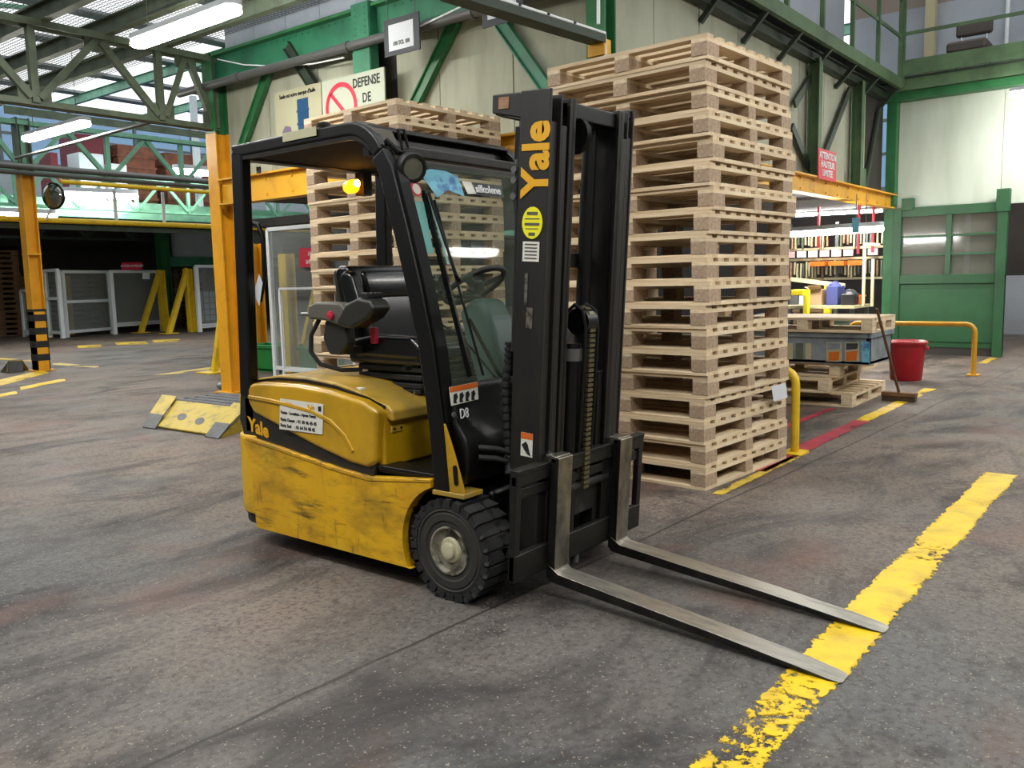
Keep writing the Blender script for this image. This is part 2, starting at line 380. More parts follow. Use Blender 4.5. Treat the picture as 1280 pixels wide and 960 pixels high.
ORG = {}
def empty(name, loc, rz=0.0):
    o = bpy.data.objects.new(name, None); COL.objects.link(o); o.location = loc; o.rotation_euler = (0, 0, rz)
    o.empty_display_size = .1; ORG[o] = Vector(loc); return o
def tag(o, label=None, cat=None, group=None, kind=None):
    if label: o['label'] = label
    if cat: o['category'] = cat
    if group: o['group'] = group
    if kind: o['kind'] = kind
    return o
def thing(name, label, cat, loc, group=None, rz=0.0): return tag(empty(name, loc, rz), label, cat, group)
def finish(o, bevel, smooth, seg=2):
    me = o.data
    if smooth or bevel:
        for p in me.polygons: p.use_smooth = True
    if bevel:
        b = o.modifiers.new('bevel', 'BEVEL'); b.width = bevel; b.segments = seg; b.limit_method = 'ANGLE'; b.angle_limit = math.radians(35)
        b.harden_normals = True; b.use_clamp_overlap = True
    elif smooth:
        try: me.set_sharp_from_angle(angle=math.radians(smooth if smooth is not True else 40))
        except Exception: pass
def mesh_of(mb, name, mat, org=(0, 0, 0)):
    me = bpy.data.meshes.new(name); o = Vector(org)
    me.from_pydata([tuple(Vector(p)-o) for p in mb.v], [], mb.f); me.update()
    import bmesh
    bm = bmesh.new(); bm.from_mesh(me); bmesh.ops.recalc_face_normals(bm, faces=bm.faces); bm.to_mesh(me); bm.free()
    me.materials.append(MATS[mat]); return me
def part(name, mb, mat, parent, bevel=0.0, smooth=False, label=None, seg=2, kind=None):
    org = ORG[parent]
    o = bpy.data.objects.new(name, mesh_of(mb, name, mat, org)); COL.objects.link(o); o.parent = parent; ORG[o] = org
    finish(o, bevel, smooth, seg); tag(o, label, kind=kind); return o
def solo(name, mb, mat, label=None, cat=None, group=None, kind=None, bevel=0.0, smooth=False):
    xs = [p[0] for p in mb.v]; ys = [p[1] for p in mb.v]; zs = [p[2] for p in mb.v]
    org = V((min(xs)+max(xs))/2, (min(ys)+max(ys))/2, min(zs))
    o = bpy.data.objects.new(name, mesh_of(mb, name, mat, org)); COL.objects.link(o); o.location = org; ORG[o] = org
    finish(o, bevel, smooth); tag(o, label, cat, group, kind); return o
def copy_tree(o, parent=None):
    c = o.copy(); COL.objects.link(c)
    if parent is not None: c.parent = parent
    for ch in list(o.children): copy_tree(ch, c)
    return c
def text(name, body, size, mat, parent, org, right, up, bold=0.0, depth=.0015, align='CENTER', xs=1.0, label=None):
    cu = bpy.data.curves.new(name, 'FONT'); cu.body = body; cu.size = size; cu.align_x = align; cu.align_y = 'CENTER'
    cu.offset = bold; cu.extrude = depth; cu.resolution_u = 3
    t = bpy.data.objects.new(name, cu); COL.objects.link(t)
    dg = bpy.context.evaluated_depsgraph_get(); me = bpy.data.meshes.new_from_object(t.evaluated_get(dg))
    bpy.data.objects.remove(t); bpy.data.curves.remove(cu)
    r = Vector(right).normalized(); u = Vector(up).normalized(); n = r.cross(u)
    base = Vector(org)-ORG[parent]
    for v in me.vertices: c = v.co.copy(); v.co = base+r*(c.x*xs)+u*c.y+n*(c.z+depth)
    me.materials.clear(); me.materials.append(MATS[mat])
    o = bpy.data.objects.new(name, me); COL.objects.link(o); o.parent = parent; ORG[o] = ORG[parent]; tag(o, label); return o
ORD = ['first','second','third','fourth','fifth','sixth','seventh','eighth','ninth','tenth','eleventh','twelfth','thirteenth','fourteenth','fifteenth','sixteenth','seventeenth','eighteenth','nineteenth','twentieth']
# ------------------------------------------------------------------ the hall
solo('floor', MB().box(-8, 34, -10, 40, -.1, 0), 'floor_concrete', kind='structure')
S = lambda n, mb, m, **k: solo(n, mb, m, kind='structure', **k)
S('wall_rear', MB().box(-8, 34, -10.2, -10, 0, 9.5), 'wall_far')
S('wall_near', MB().box(-8.2, -8, -10, 40, 0, 9.5), 'wall_far')
S('wall_far', MB().box(-8, 34, 40, 40.2, 0, 4.4), 'wall_far')
S('wall_end', MB().box(34, 34.2, -10, 40, 0, 4.4), 'wall_far')
# clerestory glazing added above the far walls to brighten the view past the grating
w1 = empty('added_window_1', (13, 40.1, 4.4)); tag(w1, kind='structure')
w2 = empty('added_window_2', (34.1, 15, 4.4)); tag(w2, kind='structure')
for i in range(15):
    x = -8+i*3.0; part('mullion', MB().box(x-.06, x+.06, 40.02, 40.18, 4.4, 9.4), 'steel_grey', w1)
    if i < 14: part('pane', MB().box(x+.06, x+2.94, 40.09, 40.10, 4.4, 9.4), 'sky_glass', w1)
for i in range(17):
    y = -10+i*3.1; part('mullion', MB().box(34.02, 34.18, y-.06, y+.06, 4.4, 9.4), 'steel_grey', w2)
    if i < 16: part('pane', MB().box(34.09, 34.10, y+.06, y+3.04, 4.4, 9.4), 'sky_glass', w2)
for z in (5.6, 6.8, 8.0):
    part('transom', MB().box(-8, 34, 40.03, 40.17, z-.05, z+.05), 'steel_grey', w1); part('transom', MB().box(34.03, 34.17, -10, 40, z-.05, z+.05), 'steel_grey', w2)
# saw-tooth style roof: opaque sheets between open skylight bays
ce = empty('ceiling', (0, 0, 9.4)); tag(ce, kind='structure')
y = -10.0
while y < 40:
    part('roof_sheet', MB().box(-8, 34, y, y+.6, 9.4, 9.5), 'roof_sheet', ce); y += 3.6
for x in range(-6, 34, 4):
    part('roof_rafter', MB().ibeam((x, -10, 9.2), (x, 40, 9.2), .16, .35), 'green_mint', ce)

# mezzanine, long side towards the aisle (plane x = 6)
wl = empty('wall_left', (6.15, 6.5, 2.5)); tag(wl, kind='structure')
ys = [3.86, 4.75, 5.62, 6.18, 6.50, 7.35, 8.2, 9.0]
for a, b in zip(ys[:-1], ys[1:]):
    if abs(a-6.18) < .01: continue                      # the open slot between two panels
    part('wall_panel', MB().box(6.10, 6.16, a+.006, b-.006, 2.5, 3.75), 'wall_panel', wl)
part('wall_core', MB().box(6.18, 6.22, 3.9, 9.0, 2.5, 6.4), 'wall_dark', wl)
n = 9
for i in range(n):
    a = 3.9+(9.0-3.9)*i/n; b = 3.9+(9.0-3.9)*(i+1)/n
    part('cladding_panel', MB().box(6.12, 6.18, a+.004, b-.004, 3.95, 6.4), 'wall_clad', wl)
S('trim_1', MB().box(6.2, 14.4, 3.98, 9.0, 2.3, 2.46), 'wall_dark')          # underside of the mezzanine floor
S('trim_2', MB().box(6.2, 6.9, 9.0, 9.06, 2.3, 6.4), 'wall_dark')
S('added_dark_slab', MB().box(9.4, 14.4, 9.06, 13.4, 2.32, 2.46), 'wall_dark')  # slab added to keep the view under the mezzanine dark

# mezzanine, short side (plane y = 3.78)
wb = empty('wall_back', (10, 3.95, 2.5)); tag(wb, kind='structure')
for i in range(9):
    a = 6.2+(14.3-6.2)*i/9; b = 6.2+(14.3-6.2)*(i+1)/9
    part('wall_panel', MB().box(a+.006, b-.006, 3.93, 3.98, 2.46, 3.9), 'wall_panel' if i < 8 else 'wall_dark', wb)  # last panel dark, its colour standing in for the darkness in the corner
wu = empty('wall_upper', (10, 4.9, 4.1)); tag(wu, kind='structure')
for i in range(7):
    a = 6.3+(15.4-6.3)*i/7; b = 6.3+(15.4-6.3)*(i+1)/7
    part('wall_panel', MB().box(a+.005, b-.005, 4.9, 4.96, 4.1, 6.9), 'wall_blue', wu)

# white wall on the right (plane x = 14.4) and what is over it
wr = empty('wall_right', (14.45, 1, 2.2)); tag(wr, kind='structure')
for a, b in ((2.3, 3.72), (.8, 2.3), (-.7, .8), (-2.2, -.7), (-3.7, -2.2)):
    part('wall_panel', MB().box(14.42, 14.5, a+.003, b-.003, 2.22, 3.95), 'wall_white', wr)
S('wall_gallery', MB().box(15.7, 15.8, -3.7, 4.9, 4.2, 5.55), 'wall_blue')
S('wall_gallery_top', MB().box(15.7, 15.8, -3.7, 4.9, 5.55, 6.9), 'wall_brown')
S('wall_side', MB().box(14.42, 14.5, -10, -1.2, 0, 2.22), 'wall_white')
S('wall_corridor', MB().box(19.4, 19.5, -4, 3.6, 1.15, 3.9), 'wall_dark')
S('wall_corridor_dado', MB().box(19.38, 19.5, -4, 3.6, 0, 1.15), 'wall_blue')
S('wall_corridor_side', MB().box(14.5, 19.4, 3.7, 3.8, 0, 3.9), 'wall_dark')
S('trim_3', MB().box(14.5, 19.4, -4, 3.7, 3.9, 4.0), 'wall_dark')

# yellow girders with bolts
def girder(name, label, p, q, h, w_, side):
    p, q = V(*p), V(*q); t = thing(name, label, 'beam', ((p+q)/2))
    part('girder_web', MB().ibeam(p, q, w_, h, .02), 'beam_yellow', t)
    L_ = (q-p).length; d = (q-p).normalized(); k = int(L_/.45)
    m = MB()
    for i in range(k):
        c = p+d*(.2+i*.45)
        for dz in (-h*.28, h*.28): m.lathe(c+Vector(side)*.012+V(0, 0, dz), side, [(.016, 0), (.016, .014), (0, .016)], 6)
    part('bolt_row', m, 'beam_yellow', t, kind='stuff')
    return t
girder('yellow_girder', 'long yellow steel girder above the cab, under the grey panel wall', (5.98, 3.9, 2.37), (5.98, 9.0, 2.37), .30, .16, (-1, 0, 0))
girder('yellow_girder', 'yellow steel girder running right from the tall pallet stack to the white wall', (6.1, 3.78, 2.35), (14.35, 3.78, 2.35), .22, .16, (0, -1, 0))

def column(label, x, y, ztop, yellow_top, flange=.17, stripes=False):
    t = thing('steel_column', label, 'column', (x, y, 0))
    def H(z0, z1): return MB().ibeam((x, y, z0), (x, y, z1), flange, flange, .016, up=(1, 0, 0))
    if yellow_top > 0: part('lower_shaft', H(0, yellow_top), 'col_yellow', t)
    part('upper_shaft', H(yellow_top, ztop), 'green_bright' if not stripes else 'green_olive', t)
    part('base_plate', MB().box(x-.16, x+.16, y-.16, y+.16, 0, .02), 'col_yellow' if yellow_top else 'green_olive', t)
    if stripes:
        part('splice_plate', MB().box(x-.105, x+.105, y-.105, y+.105, 1.84, 1.87), 'col_yellow', t)
        part('guard_sleeve', MB().box(x-.1, x+.1, y-.1, y+.1, 0, .95), 'col_yellow', t)
        for k in range(4):
            z = .17+k*.21; part('black_band', MB().box(x-.104, x+.104, y-.104, y+.104, z, z+.105), 'band_black', t)
        part('black_band', MB().box(x-.104, x+.104, y-.104, y+.104, .955, .99), 'band_black', t)
    return t
column('yellow column with green top behind the rear of the forklift', 6.02, 9.1, 3.95, 3.05, .2)
column('yellow column with black hazard bands at its foot', 6.1, 14.5, 3.95, 3.08, .2, True)
t = column('dark green corner column behind the top of the tall pallet stack', 6.02, 3.8, 6.4, 0)
column('green column standing behind the white cage fence', 14.35, 25.0, 3.95, 0, .3)
t = thing('corner_post', 'bright green steel post at the corner beside the white wall', 'column', (14.32, 3.80, 0))
part('post_shaft', MB().box(14.25, 14.41, 3.72, 3.86, 0, 3.95), 'green_bright', t)

# green frame of the long side: top beam, posts, braces
t = thing('green_top_beam', 'deep riveted green beam along the top of the panel wall', 'beam', (6.02, 6.5, 3.62))
part('web', MB().box(6.0, 6.03, 3.85, 9.05, 3.62, 3.92), 'green_beam', t)
part('upper_flange', MB().box(5.92, 6.06, 3.85, 9.05, 3.90, 3.93), 'green_bright', t)
part('lower_flange', MB().box(5.95, 6.05, 3.85, 9.05, 3.60, 3.62), 'green_beam', t)
m = MB()
for i in range(48): m.lathe((6.0, 3.95+i*.106, 3.87), (-1, 0, 0), [(.012, 0), (.009, .008), (0, .01)], 6)
part('rivet_row', m, 'green_beam', t, kind='stuff')
def post(label, x, y, z0, z1, mat, wdt=.12, dep=.1):
    t = thing('frame_post', label, 'post', (x, y, z0))
    part('flange_plate', MB().box(x-.01, x+.01, y-wdt/2, y+wdt/2, z0, z1), mat, t)
    for s_ in (-1, 1): part('side_flange', MB().box(x, x+dep, y+s_*wdt/2-.008, y+s_*wdt/2+.008, z0, z1), mat, t)
    m = MB()
    for i in range(7):
        for s_ in (-1, 1): m.lathe((x-.01, y+s_*wdt*.28, z1-.05-i*.06), (-1, 0, 0), [(.012, 0), (0, .01)], 6)
    part('rivet_row', m, mat, t, kind='stuff'); return t
post('green riveted post in the middle of the panel wall', 5.905, 6.45, 2.52, 3.95, 'green_beam', .24)
def brace(label, p, q, mat, w_=.09, group=None):
    t = thing('diagonal_brace', label, 'brace', ((V(*p)+V(*q))/2))
    u = (-1, 0, 0)
    part('brace_web', MB().beam(p, q, w_, .012, u), mat, t)
    d = (V(*q)-V(*p)).normalized(); sd = d.cross(V(1, 0, 0)).normalized()*(w_/2)
    part('brace_flange', MB().beam(V(*p)+sd, V(*q)+sd, .012, .06, u), mat, t)
    part('brace_flange', MB().beam(V(*p)-sd, V(*q)-sd, .012, .06, u), mat, t)
    return t
for px, lab, mt in (((345, 62, 300, 190), 'green diagonal brace left of the poster', 'green_bright'), ((359, 57, 412, 140), 'dark diagonal brace crossing between poster and smoking sign', 'green_dark'),
                    ((570, 25, 516, 135), 'green diagonal brace right of the smoking sign', 'green_bright'), ((618, 18, 690, 120), 'dark green diagonal brace above the mast top', 'green_beam')):
    XB = 5.99 if 'poster and' in lab else 6.05
    a = gx(px[0], px[1], XB); b = gx(px[2], px[3], XB); brace(lab, a, b, mt, .10)

# pipes and cables
def pipe(name, label, cat, pts, r, mat, n=12, supports=()):
    t = thing(name, label, cat, pts[0])
    part('pipe_run', MB().tube(pts, r, n), mat, t, smooth=True)
    for c, d in supports: part('pipe_collar', MB().lathe(V(*c)-V(*d)*.025, d, [(r*1.25, 0), (r*1.25, .05)], 12), mat, t)
    return t
pipe('wall_pipe', 'thick dark grey pipe running along the green top beam', 'pipe', [(5.86, 9.6, 3.56), (5.86, 3.9, 3.56)], .045, 'pipe_grey', supports=[((5.86, yy, 3.56), (0, 1, 0)) for yy in (8.4, 6.6, 5.0)])
a = gx(272, 74, 5.95); b = gx(345, 83, 5.9); c_ = gx(430, 72, 5.85)
solo('hanging_cable', MB().tube([a, gx(305, 81, 5.92), b, gx(390, 80, 5.88), c_], .008, 6), 'white_frame', 'thin pale cable sagging across the green top beam', 'cable')
a = gx(525, 33, 5.8); b = gx(590, 2, 5.8)
solo('hanging_cable', MB().tube([a, b], .008, 6), 'white_frame', 'thin pale straight cable right of the hanging notice board', 'cable')
# cable tray crossing overhead towards the corner column
e1 = gy(748, 50, 3.76); e0 = gy(560, -8, 3.76)
t = thing('cable_tray', 'dark cable tray sloping down to the corner column with pale conduit on it', 'cable tray', e1)
d = (e1-e0).normalized()
part('tray_channel', MB().beam(e0, e1, .14, .06), 'green_dark', t)
part('conduit', MB().tube([e0+V(0, -.06, .04), e1+V(0, -.06, .04), e1+V(.01, -.06, -.25)], .012, 8), 'white_frame', t, smooth=True)
for k in range(4): part('strap', MB().beam(e0+d*(.3+.33*k)+V(0, 0, .04), e0+d*(.32+.33*k)+V(0, 0, .04), .16, .015), 'black_satin', t)
solo('rising_conduit', MB().tube([gy(748, -5, 3.70), gy(748, 30, 3.70)], .014, 8), 'white_frame', 'pale vertical conduit beside the corner column', 'conduit')

# roof trusses over the aisle with joists and walkway grating
def truss(label, y, x0, x1, mat, nodes, zb=3.12, zt=3.88, w_=.07):
    t = thing('roof_truss', label, 'truss', ((x0+x1)/2, y, zb))
    part('bottom_chord', MB().angle((x0, y-.04, zb), (x1, y-.04, zb), .08, .07, .01).angle((x1, y+.04, zb), (x0, y+.04, zb), .08, .07, .01), mat, t)
    part('top_chord', MB().angle((x0, y-.04, zt), (x1, y-.04, zt), .08, .07, .01, (0, 0, -1)).angle((x1, y+.04, zt), (x0, y+.04, zt), .08, .07, .01, (0, 0, -1)), mat, t)
    x = x0
    for i, xn in enumerate(nodes):
        part('vertical_strut', MB().angle((xn, y, zb), (xn, y, zt), .07, .07, .01, (1, 0, 0)), mat, t)
        part('gusset_plate', MB().box(xn-.16, xn+.16, y-.006, y+.006, zb-.02, zb+.17), mat, t)
        if i+1 < len(nodes):
            xm = (xn+nodes[i+1])/2
            part('diagonal_strut', MB().angle((xn+.04, y-.012, zb+.05), (xm-.03, y-.012, zt-.05), .07, .06, .01, (0, 1, 0)), mat, t)
            part('diagonal_strut', MB().angle((xm+.03, y-.012, zt-.05), (nodes[i+1]-.04, y-.012, zb+.05), .07, .06, .01, (0, 1, 0)), mat, t)
            part('gusset_plate', MB().box(xm-.13, xm+.13, y-.006, y+.006, zt-.15, zt+.02), mat, t)
    return t
truss('dark olive roof truss joining the green and yellow column at upper left', 9.1, -3.5, 6.0, 'green_olive', [-2.66, -1.33, 0, 1.33, 2.66, 3.99, 5.32, 6.0])
truss('pale green roof truss over the column with hazard bands', 14.5, -6, 16, 'green_mint', [-4.6, -3.2, -1.8, -.4, 1.0, 2.4, 3.8, 5.0, 6.1, 7.45, 8.8, 10.15, 11.5, 12.85, 14.2, 15.6])
truss('mint roof truss seen below the grey and yellow pipes', 19.9, -6, 22, 'green_mint', [-4+1.35*i for i in range(19)])  # pale mint carries the bright light falling on this truss
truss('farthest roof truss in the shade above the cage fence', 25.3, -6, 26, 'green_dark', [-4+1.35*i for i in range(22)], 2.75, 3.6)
for i, (x, wd) in enumerate(((2.8, 'leftmost, at the picture edge'), (3.45, 'second from the left edge'), (4.1, 'third from the left edge'), (4.75, 'above the near lamp'), (5.4, 'below the near lamp'))):
    solo('roof_joist', MB().ibeam((x, 3.0, 3.99), (x, 14.4, 3.99), .09, .17, .012), 'green_olive', 'olive steel joist under the grating, '+wd, 'joist', 'joists under the walkway grating')
g = MB()
yy = 6.6
while yy < 14.3:
    g.box(2.0, 6.0, yy-.0025, yy+.0025, 4.110, 4.115); yy += .06
xx = 2.0
while xx < 6.01:
    g.box(xx-.0025, xx+.0025, 6.6, 14.3, 4.108, 4.113); xx += .05
solo('walkway_grating', g, 'steel_grey', 'open steel walkway grating above the joists', 'grating')
for x in (2.6, 4.6):
    solo('roof_post', MB().beam((x, 12.2, 4.1), (x, 12.2, 9.2), .16, .16), 'green_mint', 'pale green post seen through the grating, '+('left' if x < 3 else 'right'), 'post')
for k, (x0, x1) in enumerate(((2.2, 5.6), (3.4, 5.9))):
    yy = 10.6-1.2*k
    solo('grating_tie', MB().angle((x0, yy, 4.15), (x1, yy+1.2, 4.9), .06, .06, .01), 'green_mint', 'thin pale green tie rod above the grating, '+('farther one' if k == 0 else 'nearer one'), 'tie rod')
S('trim_4', MB().box(6.0, 16, 14.75, 14.8, 4.05, 4.17), 'green_olive')

# upper storage deck far behind, with goods
S('trim_5', MB().box(6.6, 30, 20.3, 26, 3.2, 3.3), 'green_mint')
S('trim_6', MB().box(6.6, 30, 20.25, 20.3, 2.95, 3.35), 'green_mint')
def crate(name, label, cat, x0, x1, y0, y1, z0, z1, mat, rib=None):
    t = thing(name, label, cat, ((x0+x1)/2, (y0+y1)/2, z0))
    part('cabinet_body', MB().box(x0, x1, y0, y1, z0, z1), mat, t, bevel=.015)
    if rib:
        for k in range(1, rib):
            z = z0+(z1-z0)*k/rib; part('lath', MB().box(x0-.02, x1+.02, y0-.03, y0, z-.03, z+.03), mat, t)
            part('lath', MB().box(x0-.03, x0, y0, y1, z-.03, z+.03), mat, t)
    return t
def deck_goods(name, label, cat, p, q, Y, dep, mat, rib=None):
    a = gy(p[0], p[1], Y); b = gy(q[0], q[1], Y); crate(name, label, cat, a.x, b.x, Y, Y+dep, 3.3, a.z, mat, rib)
deck_goods('machine_cabinet', 'dark red machine cabinet on the upper deck', 'cabinet', (94, 166), (140, 230), 21.6, .9, 'maroon')
deck_goods('machine_cabinet', 'small dark red cabinet left of the larger one on the upper deck', 'cabinet', (62, 190), (75, 230), 21.2, .6, 'maroon')
deck_goods('goods_stack', 'brown stack of slatted goods on the upper deck', 'goods stack', (146, 180), (196, 230), 21.4, 1.2, 'brown_goods', 6)
deck_goods('goods_stack', 'second brown stack of slatted goods nearer the yellow column', 'goods stack', (206, 190), (262, 230), 21.4, 1.2, 'brown_goods', 5)
deck_goods('storage_cabinet', 'pale blue grey cabinet before the dark red machine', 'cabinet', (98, 190), (132, 230), 20.8, .6, 'white_tank')
deck_goods('storage_cabinet', 'pale grey carton before the brown goods', 'carton', (138, 204), (160, 230), 20.6, .6, 'paper')
S('wall_deck', MB().box(6.6, 30, 26, 26.1, 3.3, 4.7), 'wall_blue')
S('wall_store', MB().box(-8, 34, 29.5, 29.6, 0, 3.6), 'wall_dark')
S('trim_7', MB().box(-8, 34, 25.6, 29.5, 3.3, 3.4), 'wall_dark')
for i, x in enumerate((13.0, 15.2)):
    solo('deck_post', MB().box(x-.07, x+.07, 20.6, 20.74, 3.3, 6.2), 'white_tank', 'pale blue post of the upper deck, '+('left' if i == 0 else 'right'), 'post')
crate('white_shutter', 'pale corrugated panel under the green beam at the far end', 'panel', 14.8, 19, 25.2, 25.3, 2.2, 3.1, 'wall_blue')
S('trim_8', MB().box(14.5, 20, 25.1, 25.2, 1.95, 2.25), 'green_beam')

pipe('overhead_pipe', 'grey overhead pipe crossing in front of the banded column', 'pipe', [(-4, 14.25, 3.17), (12, 14.25, 3.19)], .05, 'steel_grey')
pipe('overhead_pipe', 'second grey overhead pipe just below the first', 'pipe', [(-4, 14.22, 3.07), (12, 14.22, 3.09)], .035, 'pipe_grey')
pipe('yellow_pipe', 'yellow pipe slung under the grey overhead pipes', 'pipe', [(6.5, 14.2, 2.99), (12, 14.2, 2.99)], .035, 'rail_yellow')
pipe('yellow_pipe', 'long bright yellow pipe at mid height behind the banded column', 'pipe', [(-2, 14.75, 2.42), (12, 14.75, 2.42)], .045, 'rail_yellow')
solo('conduit_beam', MB().box(-2, 12, 14.8, 14.9, 2.28, 2.36), 'green_dark', 'dark green rail just under the long yellow pipe', 'rail')
for i, px in enumerate((145, 205, 268)):
    c = gy(px, 270, 14.78); solo('pipe_hanger', MB().beam((c.x, 14.78, 2.46), (c.x, 14.78, 3.0), .05, .03), 'white_frame', 'pale hanger holding the long yellow pipe, %s from the left' % ORD[i], 'hanger')
pipe('diagonal_pipe', 'slim pale pipe slanting under the pale green truss', 'pipe', [gy(20, 198, 12.6), gy(190, 152, 9.14)], .022, 'steel_grey')
# convex mirror on the column
c = gy(66, 245, 14.35)
t = thing('traffic_mirror', 'round convex mirror beside the banded column', 'mirror', c)
part('mirror_face', MB().lathe(c, (-1, -.45, -.05), [(.19, 0), (.18, .02), (.12, .05), (.06, .065), (0, .07)], 28), 'mirror_glass', t, smooth=True)
part('mirror_rim', MB().lathe(c-V(1, .45, .05)*-.01, (-1, -.45, -.05), [(.2, -.03), (.215, 0), (.2, .02), (.19, .02), (.19, 0)], 28), 'black_satin', t, smooth=True)
part('bracket', MB().tube([c+V(.02, .05, -.1), c+V(0, .3, -.35)], .018, 8), 'white_frame', t)

# fluorescent fittings
def lamp(label, p, q, r=.075, mat='lamp_tube', wires=0, zt=None):
    p, q = V(*p), V(*q); t = thing('fluorescent_lamp', label, 'lamp', (p+q)/2, 'fluorescent lamps under the roof')
    d = (q-p).normalized(); sd = d.cross(V(0, 0, 1)).normalized()
    def oval(z0, z1, k):
        m = MB(); pts = []
        L_ = (q-p).length
        for a in range(-4, 5): pts.append(q+d*(r*.8*math.cos(a*math.pi/8))+sd*(k*math.sin(a*math.pi/8)))
        for a in range(-4, 5): pts.append(p-d*(r*.8*math.cos(a*math.pi/8))-sd*(k*math.sin(a*math.pi/8)))
        return m.prism([V(w_.x, w_.y, w_.z+z0) for w_ in pts], (0, 0, z1-z0))
    part('housing', oval(.0, r*.7, r*1.05), 'lamp_house', t, bevel=.01)
    part('diffuser', oval(-r*.8, -.001, r), mat, t, bevel=r*.35, seg=3)
    for k in range(wires):
        c = p+(q-p)*(.12+.76*k); part('suspension_wire', MB().tube([c+V(0, 0, r*.6), V(c.x, c.y, zt or (9.3 if c.z > 3.9 else 4.1))], .004, 6), 'steel_grey', t)
    return t
s_ = (3.5-CAMH)
a = gz(168, 50, 3.5); b = gz(296, 9, 3.5)
lamp('large bright fluorescent lamp hanging at the top left', (a.x*.5+b.x*.5, a.y, 3.5), (a.x*.5+b.x*.5, b.y, 3.5), .075, wires=2)
a = gz(40, 172, 3.25); b = gz(100, 151, 3.25)
lamp('fluorescent lamp hanging below the first truss at the left edge', (a.x*.5+b.x*.5, a.y, 3.25), (a.x*.5+b.x*.5, b.y, 3.25), .07, wires=2)
a = gy(84, 240, 19.8); b = gy(166, 243, 19.8)
lamp('long fluorescent lamp behind the convex mirror', a, b, .14, 'lamp_far', 2, 3.12)
a = gy(-40, 264, 19.8); b = gy(64, 268, 19.8)
lamp('low fluorescent lamp left of the banded column', a, b, .14, 'lamp_far', 2, 3.12)
a = gy(222, 211, 19.2); b = gy(262, 214, 19.2)
lamp('fluorescent lamp glowing beside the yellow and green column', a, b, .14, 'lamp_far', 2, 9.3)
a = gx(975, 291, 12.0); b = gx(1098, 283, 12.0)
lamp('long fluorescent lamp over the workshop right of the tall stack', a, b, .085, 'lamp_tube', 2, 2.3)
a = gx(985, 268, 14.5); b = gx(1100, 262, 14.5)
lamp('second workshop lamp farther back under the yellow girder', a, b, .05, 'lamp_tube', 2, 2.3)
lamp('lamp glowing at the right picture edge before the white wall', (13.5, gx(1268, 108, 13.5).y, 3.62), (13.5, .4, 3.62), .07, wires=2)
lamp('lamp in the corridor behind the green partition', (17.2, 2.9, 3.4), (17.2, 1.4, 3.4), .07, 'lamp_tube', 2, 3.9)
# the lamp rows go on over the aisle in front of and beside the forklift
for k, (x, y) in enumerate(((.4, 7.0), (.4, 2.6), (.4, -1.8))):
    lamp('aisle lamp of the left row, %s from the far end' % ORD[k], (x, y, 4.1), (x, y+1.5, 4.1), .08, wires=2)
for k, x in enumerate((3.6, 7.4, 11.2)):
    lamp('aisle lamp of the right row, %s from the near end' % ORD[k], (x, -1.6, 4.1), (x+1.5, -1.6, 4.1), .08, wires=2)

# walkway and railing on top of the short side
t = thing('walkway_edge', 'green edge beam of the high walkway above the tall stack', 'walkway', (10, 3.6, 3.95))
part('edge_beam', MB().box(6.0, 14.1, 3.60, 3.66, 3.98, 4.13), 'green_walk', t)
part('deck_plate', MB().box(6.0, 14.1, 3.66, 4.88, 4.08, 4.11), 'green_dark', t)
part('bearer', MB().ibeam((6.0, 3.85, 3.92), (14.1, 3.85, 3.92), .12, .14), 'green_dark', t)
for i in range(8): part('bracket', MB().beam((7.0+i, 3.65, 4.0), (7.0+i, 3.92, 3.72), .05, .05), 'green_dark', t)
def railing(label, p, q, zt, n, zmid=None, mat='green_walk'):
    p, q = V(*p), V(*q); t = thing('railing', label, 'railing', (p+q)/2)
    for i in range(n+1):
        c = p+(q-p)*(i/n); part('rail_post', MB().beam((c.x, c.y, p.z), (c.x, c.y, zt), .05, .05), mat, t)
    part('top_rail', MB().tube([(p.x, p.y, zt), (q.x, q.y, zt)], .025, 8), mat, t)
    for z in (zmid or []): part('middle_rail', MB().beam((p.x, p.y, z), (q.x, q.y, z), .02, .05), mat, t)
    return t
railing('green railing along the high walkway above the tall stack', (6.1, 3.63, 4.1), (14.0, 3.63, 4.1), 5.25, 7, [4.72])
railing('green railing of the gallery above the white wall', (14.05, 3.6, 4.0), (14.05, -3.4, 4.0), 5.35, 4, [4.76])
t = thing('gallery_edge', 'green gallery beam above the white wall', 'walkway', (14.2, 0, 3.9))
part('edge_beam', MB().box(14.02, 14.08, -3.5, 3.62, 4.16, 4.38), 'green_walk', t)
part('lower_beam', MB().box(14.10, 14.16, -3.5, 3.70, 3.96, 4.12), 'green_walk', t)
part('soffit', MB().box(14.1, 15.7, -3.5, 3.9, 4.12, 4.16), 'green_dark', t)
part('wall_head', MB().box(14.2, 14.42, -3.5, 3.9, 3.84, 3.96), 'green_bright', t)
S('trim_9', MB().box(14.0, 15.6, 3.62, 4.9, 4.08, 4.12), 'green_dark')
solo('gallery_post', MB().box(15.45, 15.6, 3.5, 3.65, 4.12, 6.9), 'rod_cream', 'pale yellow post in the gallery corner', 'post')
solo('gallery_conduit', MB().tube([(15.65, gx(1259, 30, 15.65).y, 4.45), (15.65, gx(1259, 30, 15.65).y, 6.5)], .03, 8), 'white_frame', 'pale vertical conduit on the gallery wall', 'conduit')
for i, px in enumerate((1018, 1072)):
    c = gy(px, 170, 3.82); t = thing('frame_post', 'green steel post on the yellow girder, '+('left of the red notice' if i == 0 else 'right of the red notice'), 'post', (c.x, 3.82, 2.46))
    part('post_shaft', MB().ibeam((c.x, 3.82, 2.46), (c.x, 3.82, 3.9), .12, .14, .012, (0, 1, 0)), 'green_walk', t)
    part('foot_plate', MB().box(c.x-.13, c.x+.13, 3.73, 3.745, 2.44, 2.72), 'green_walk', t)
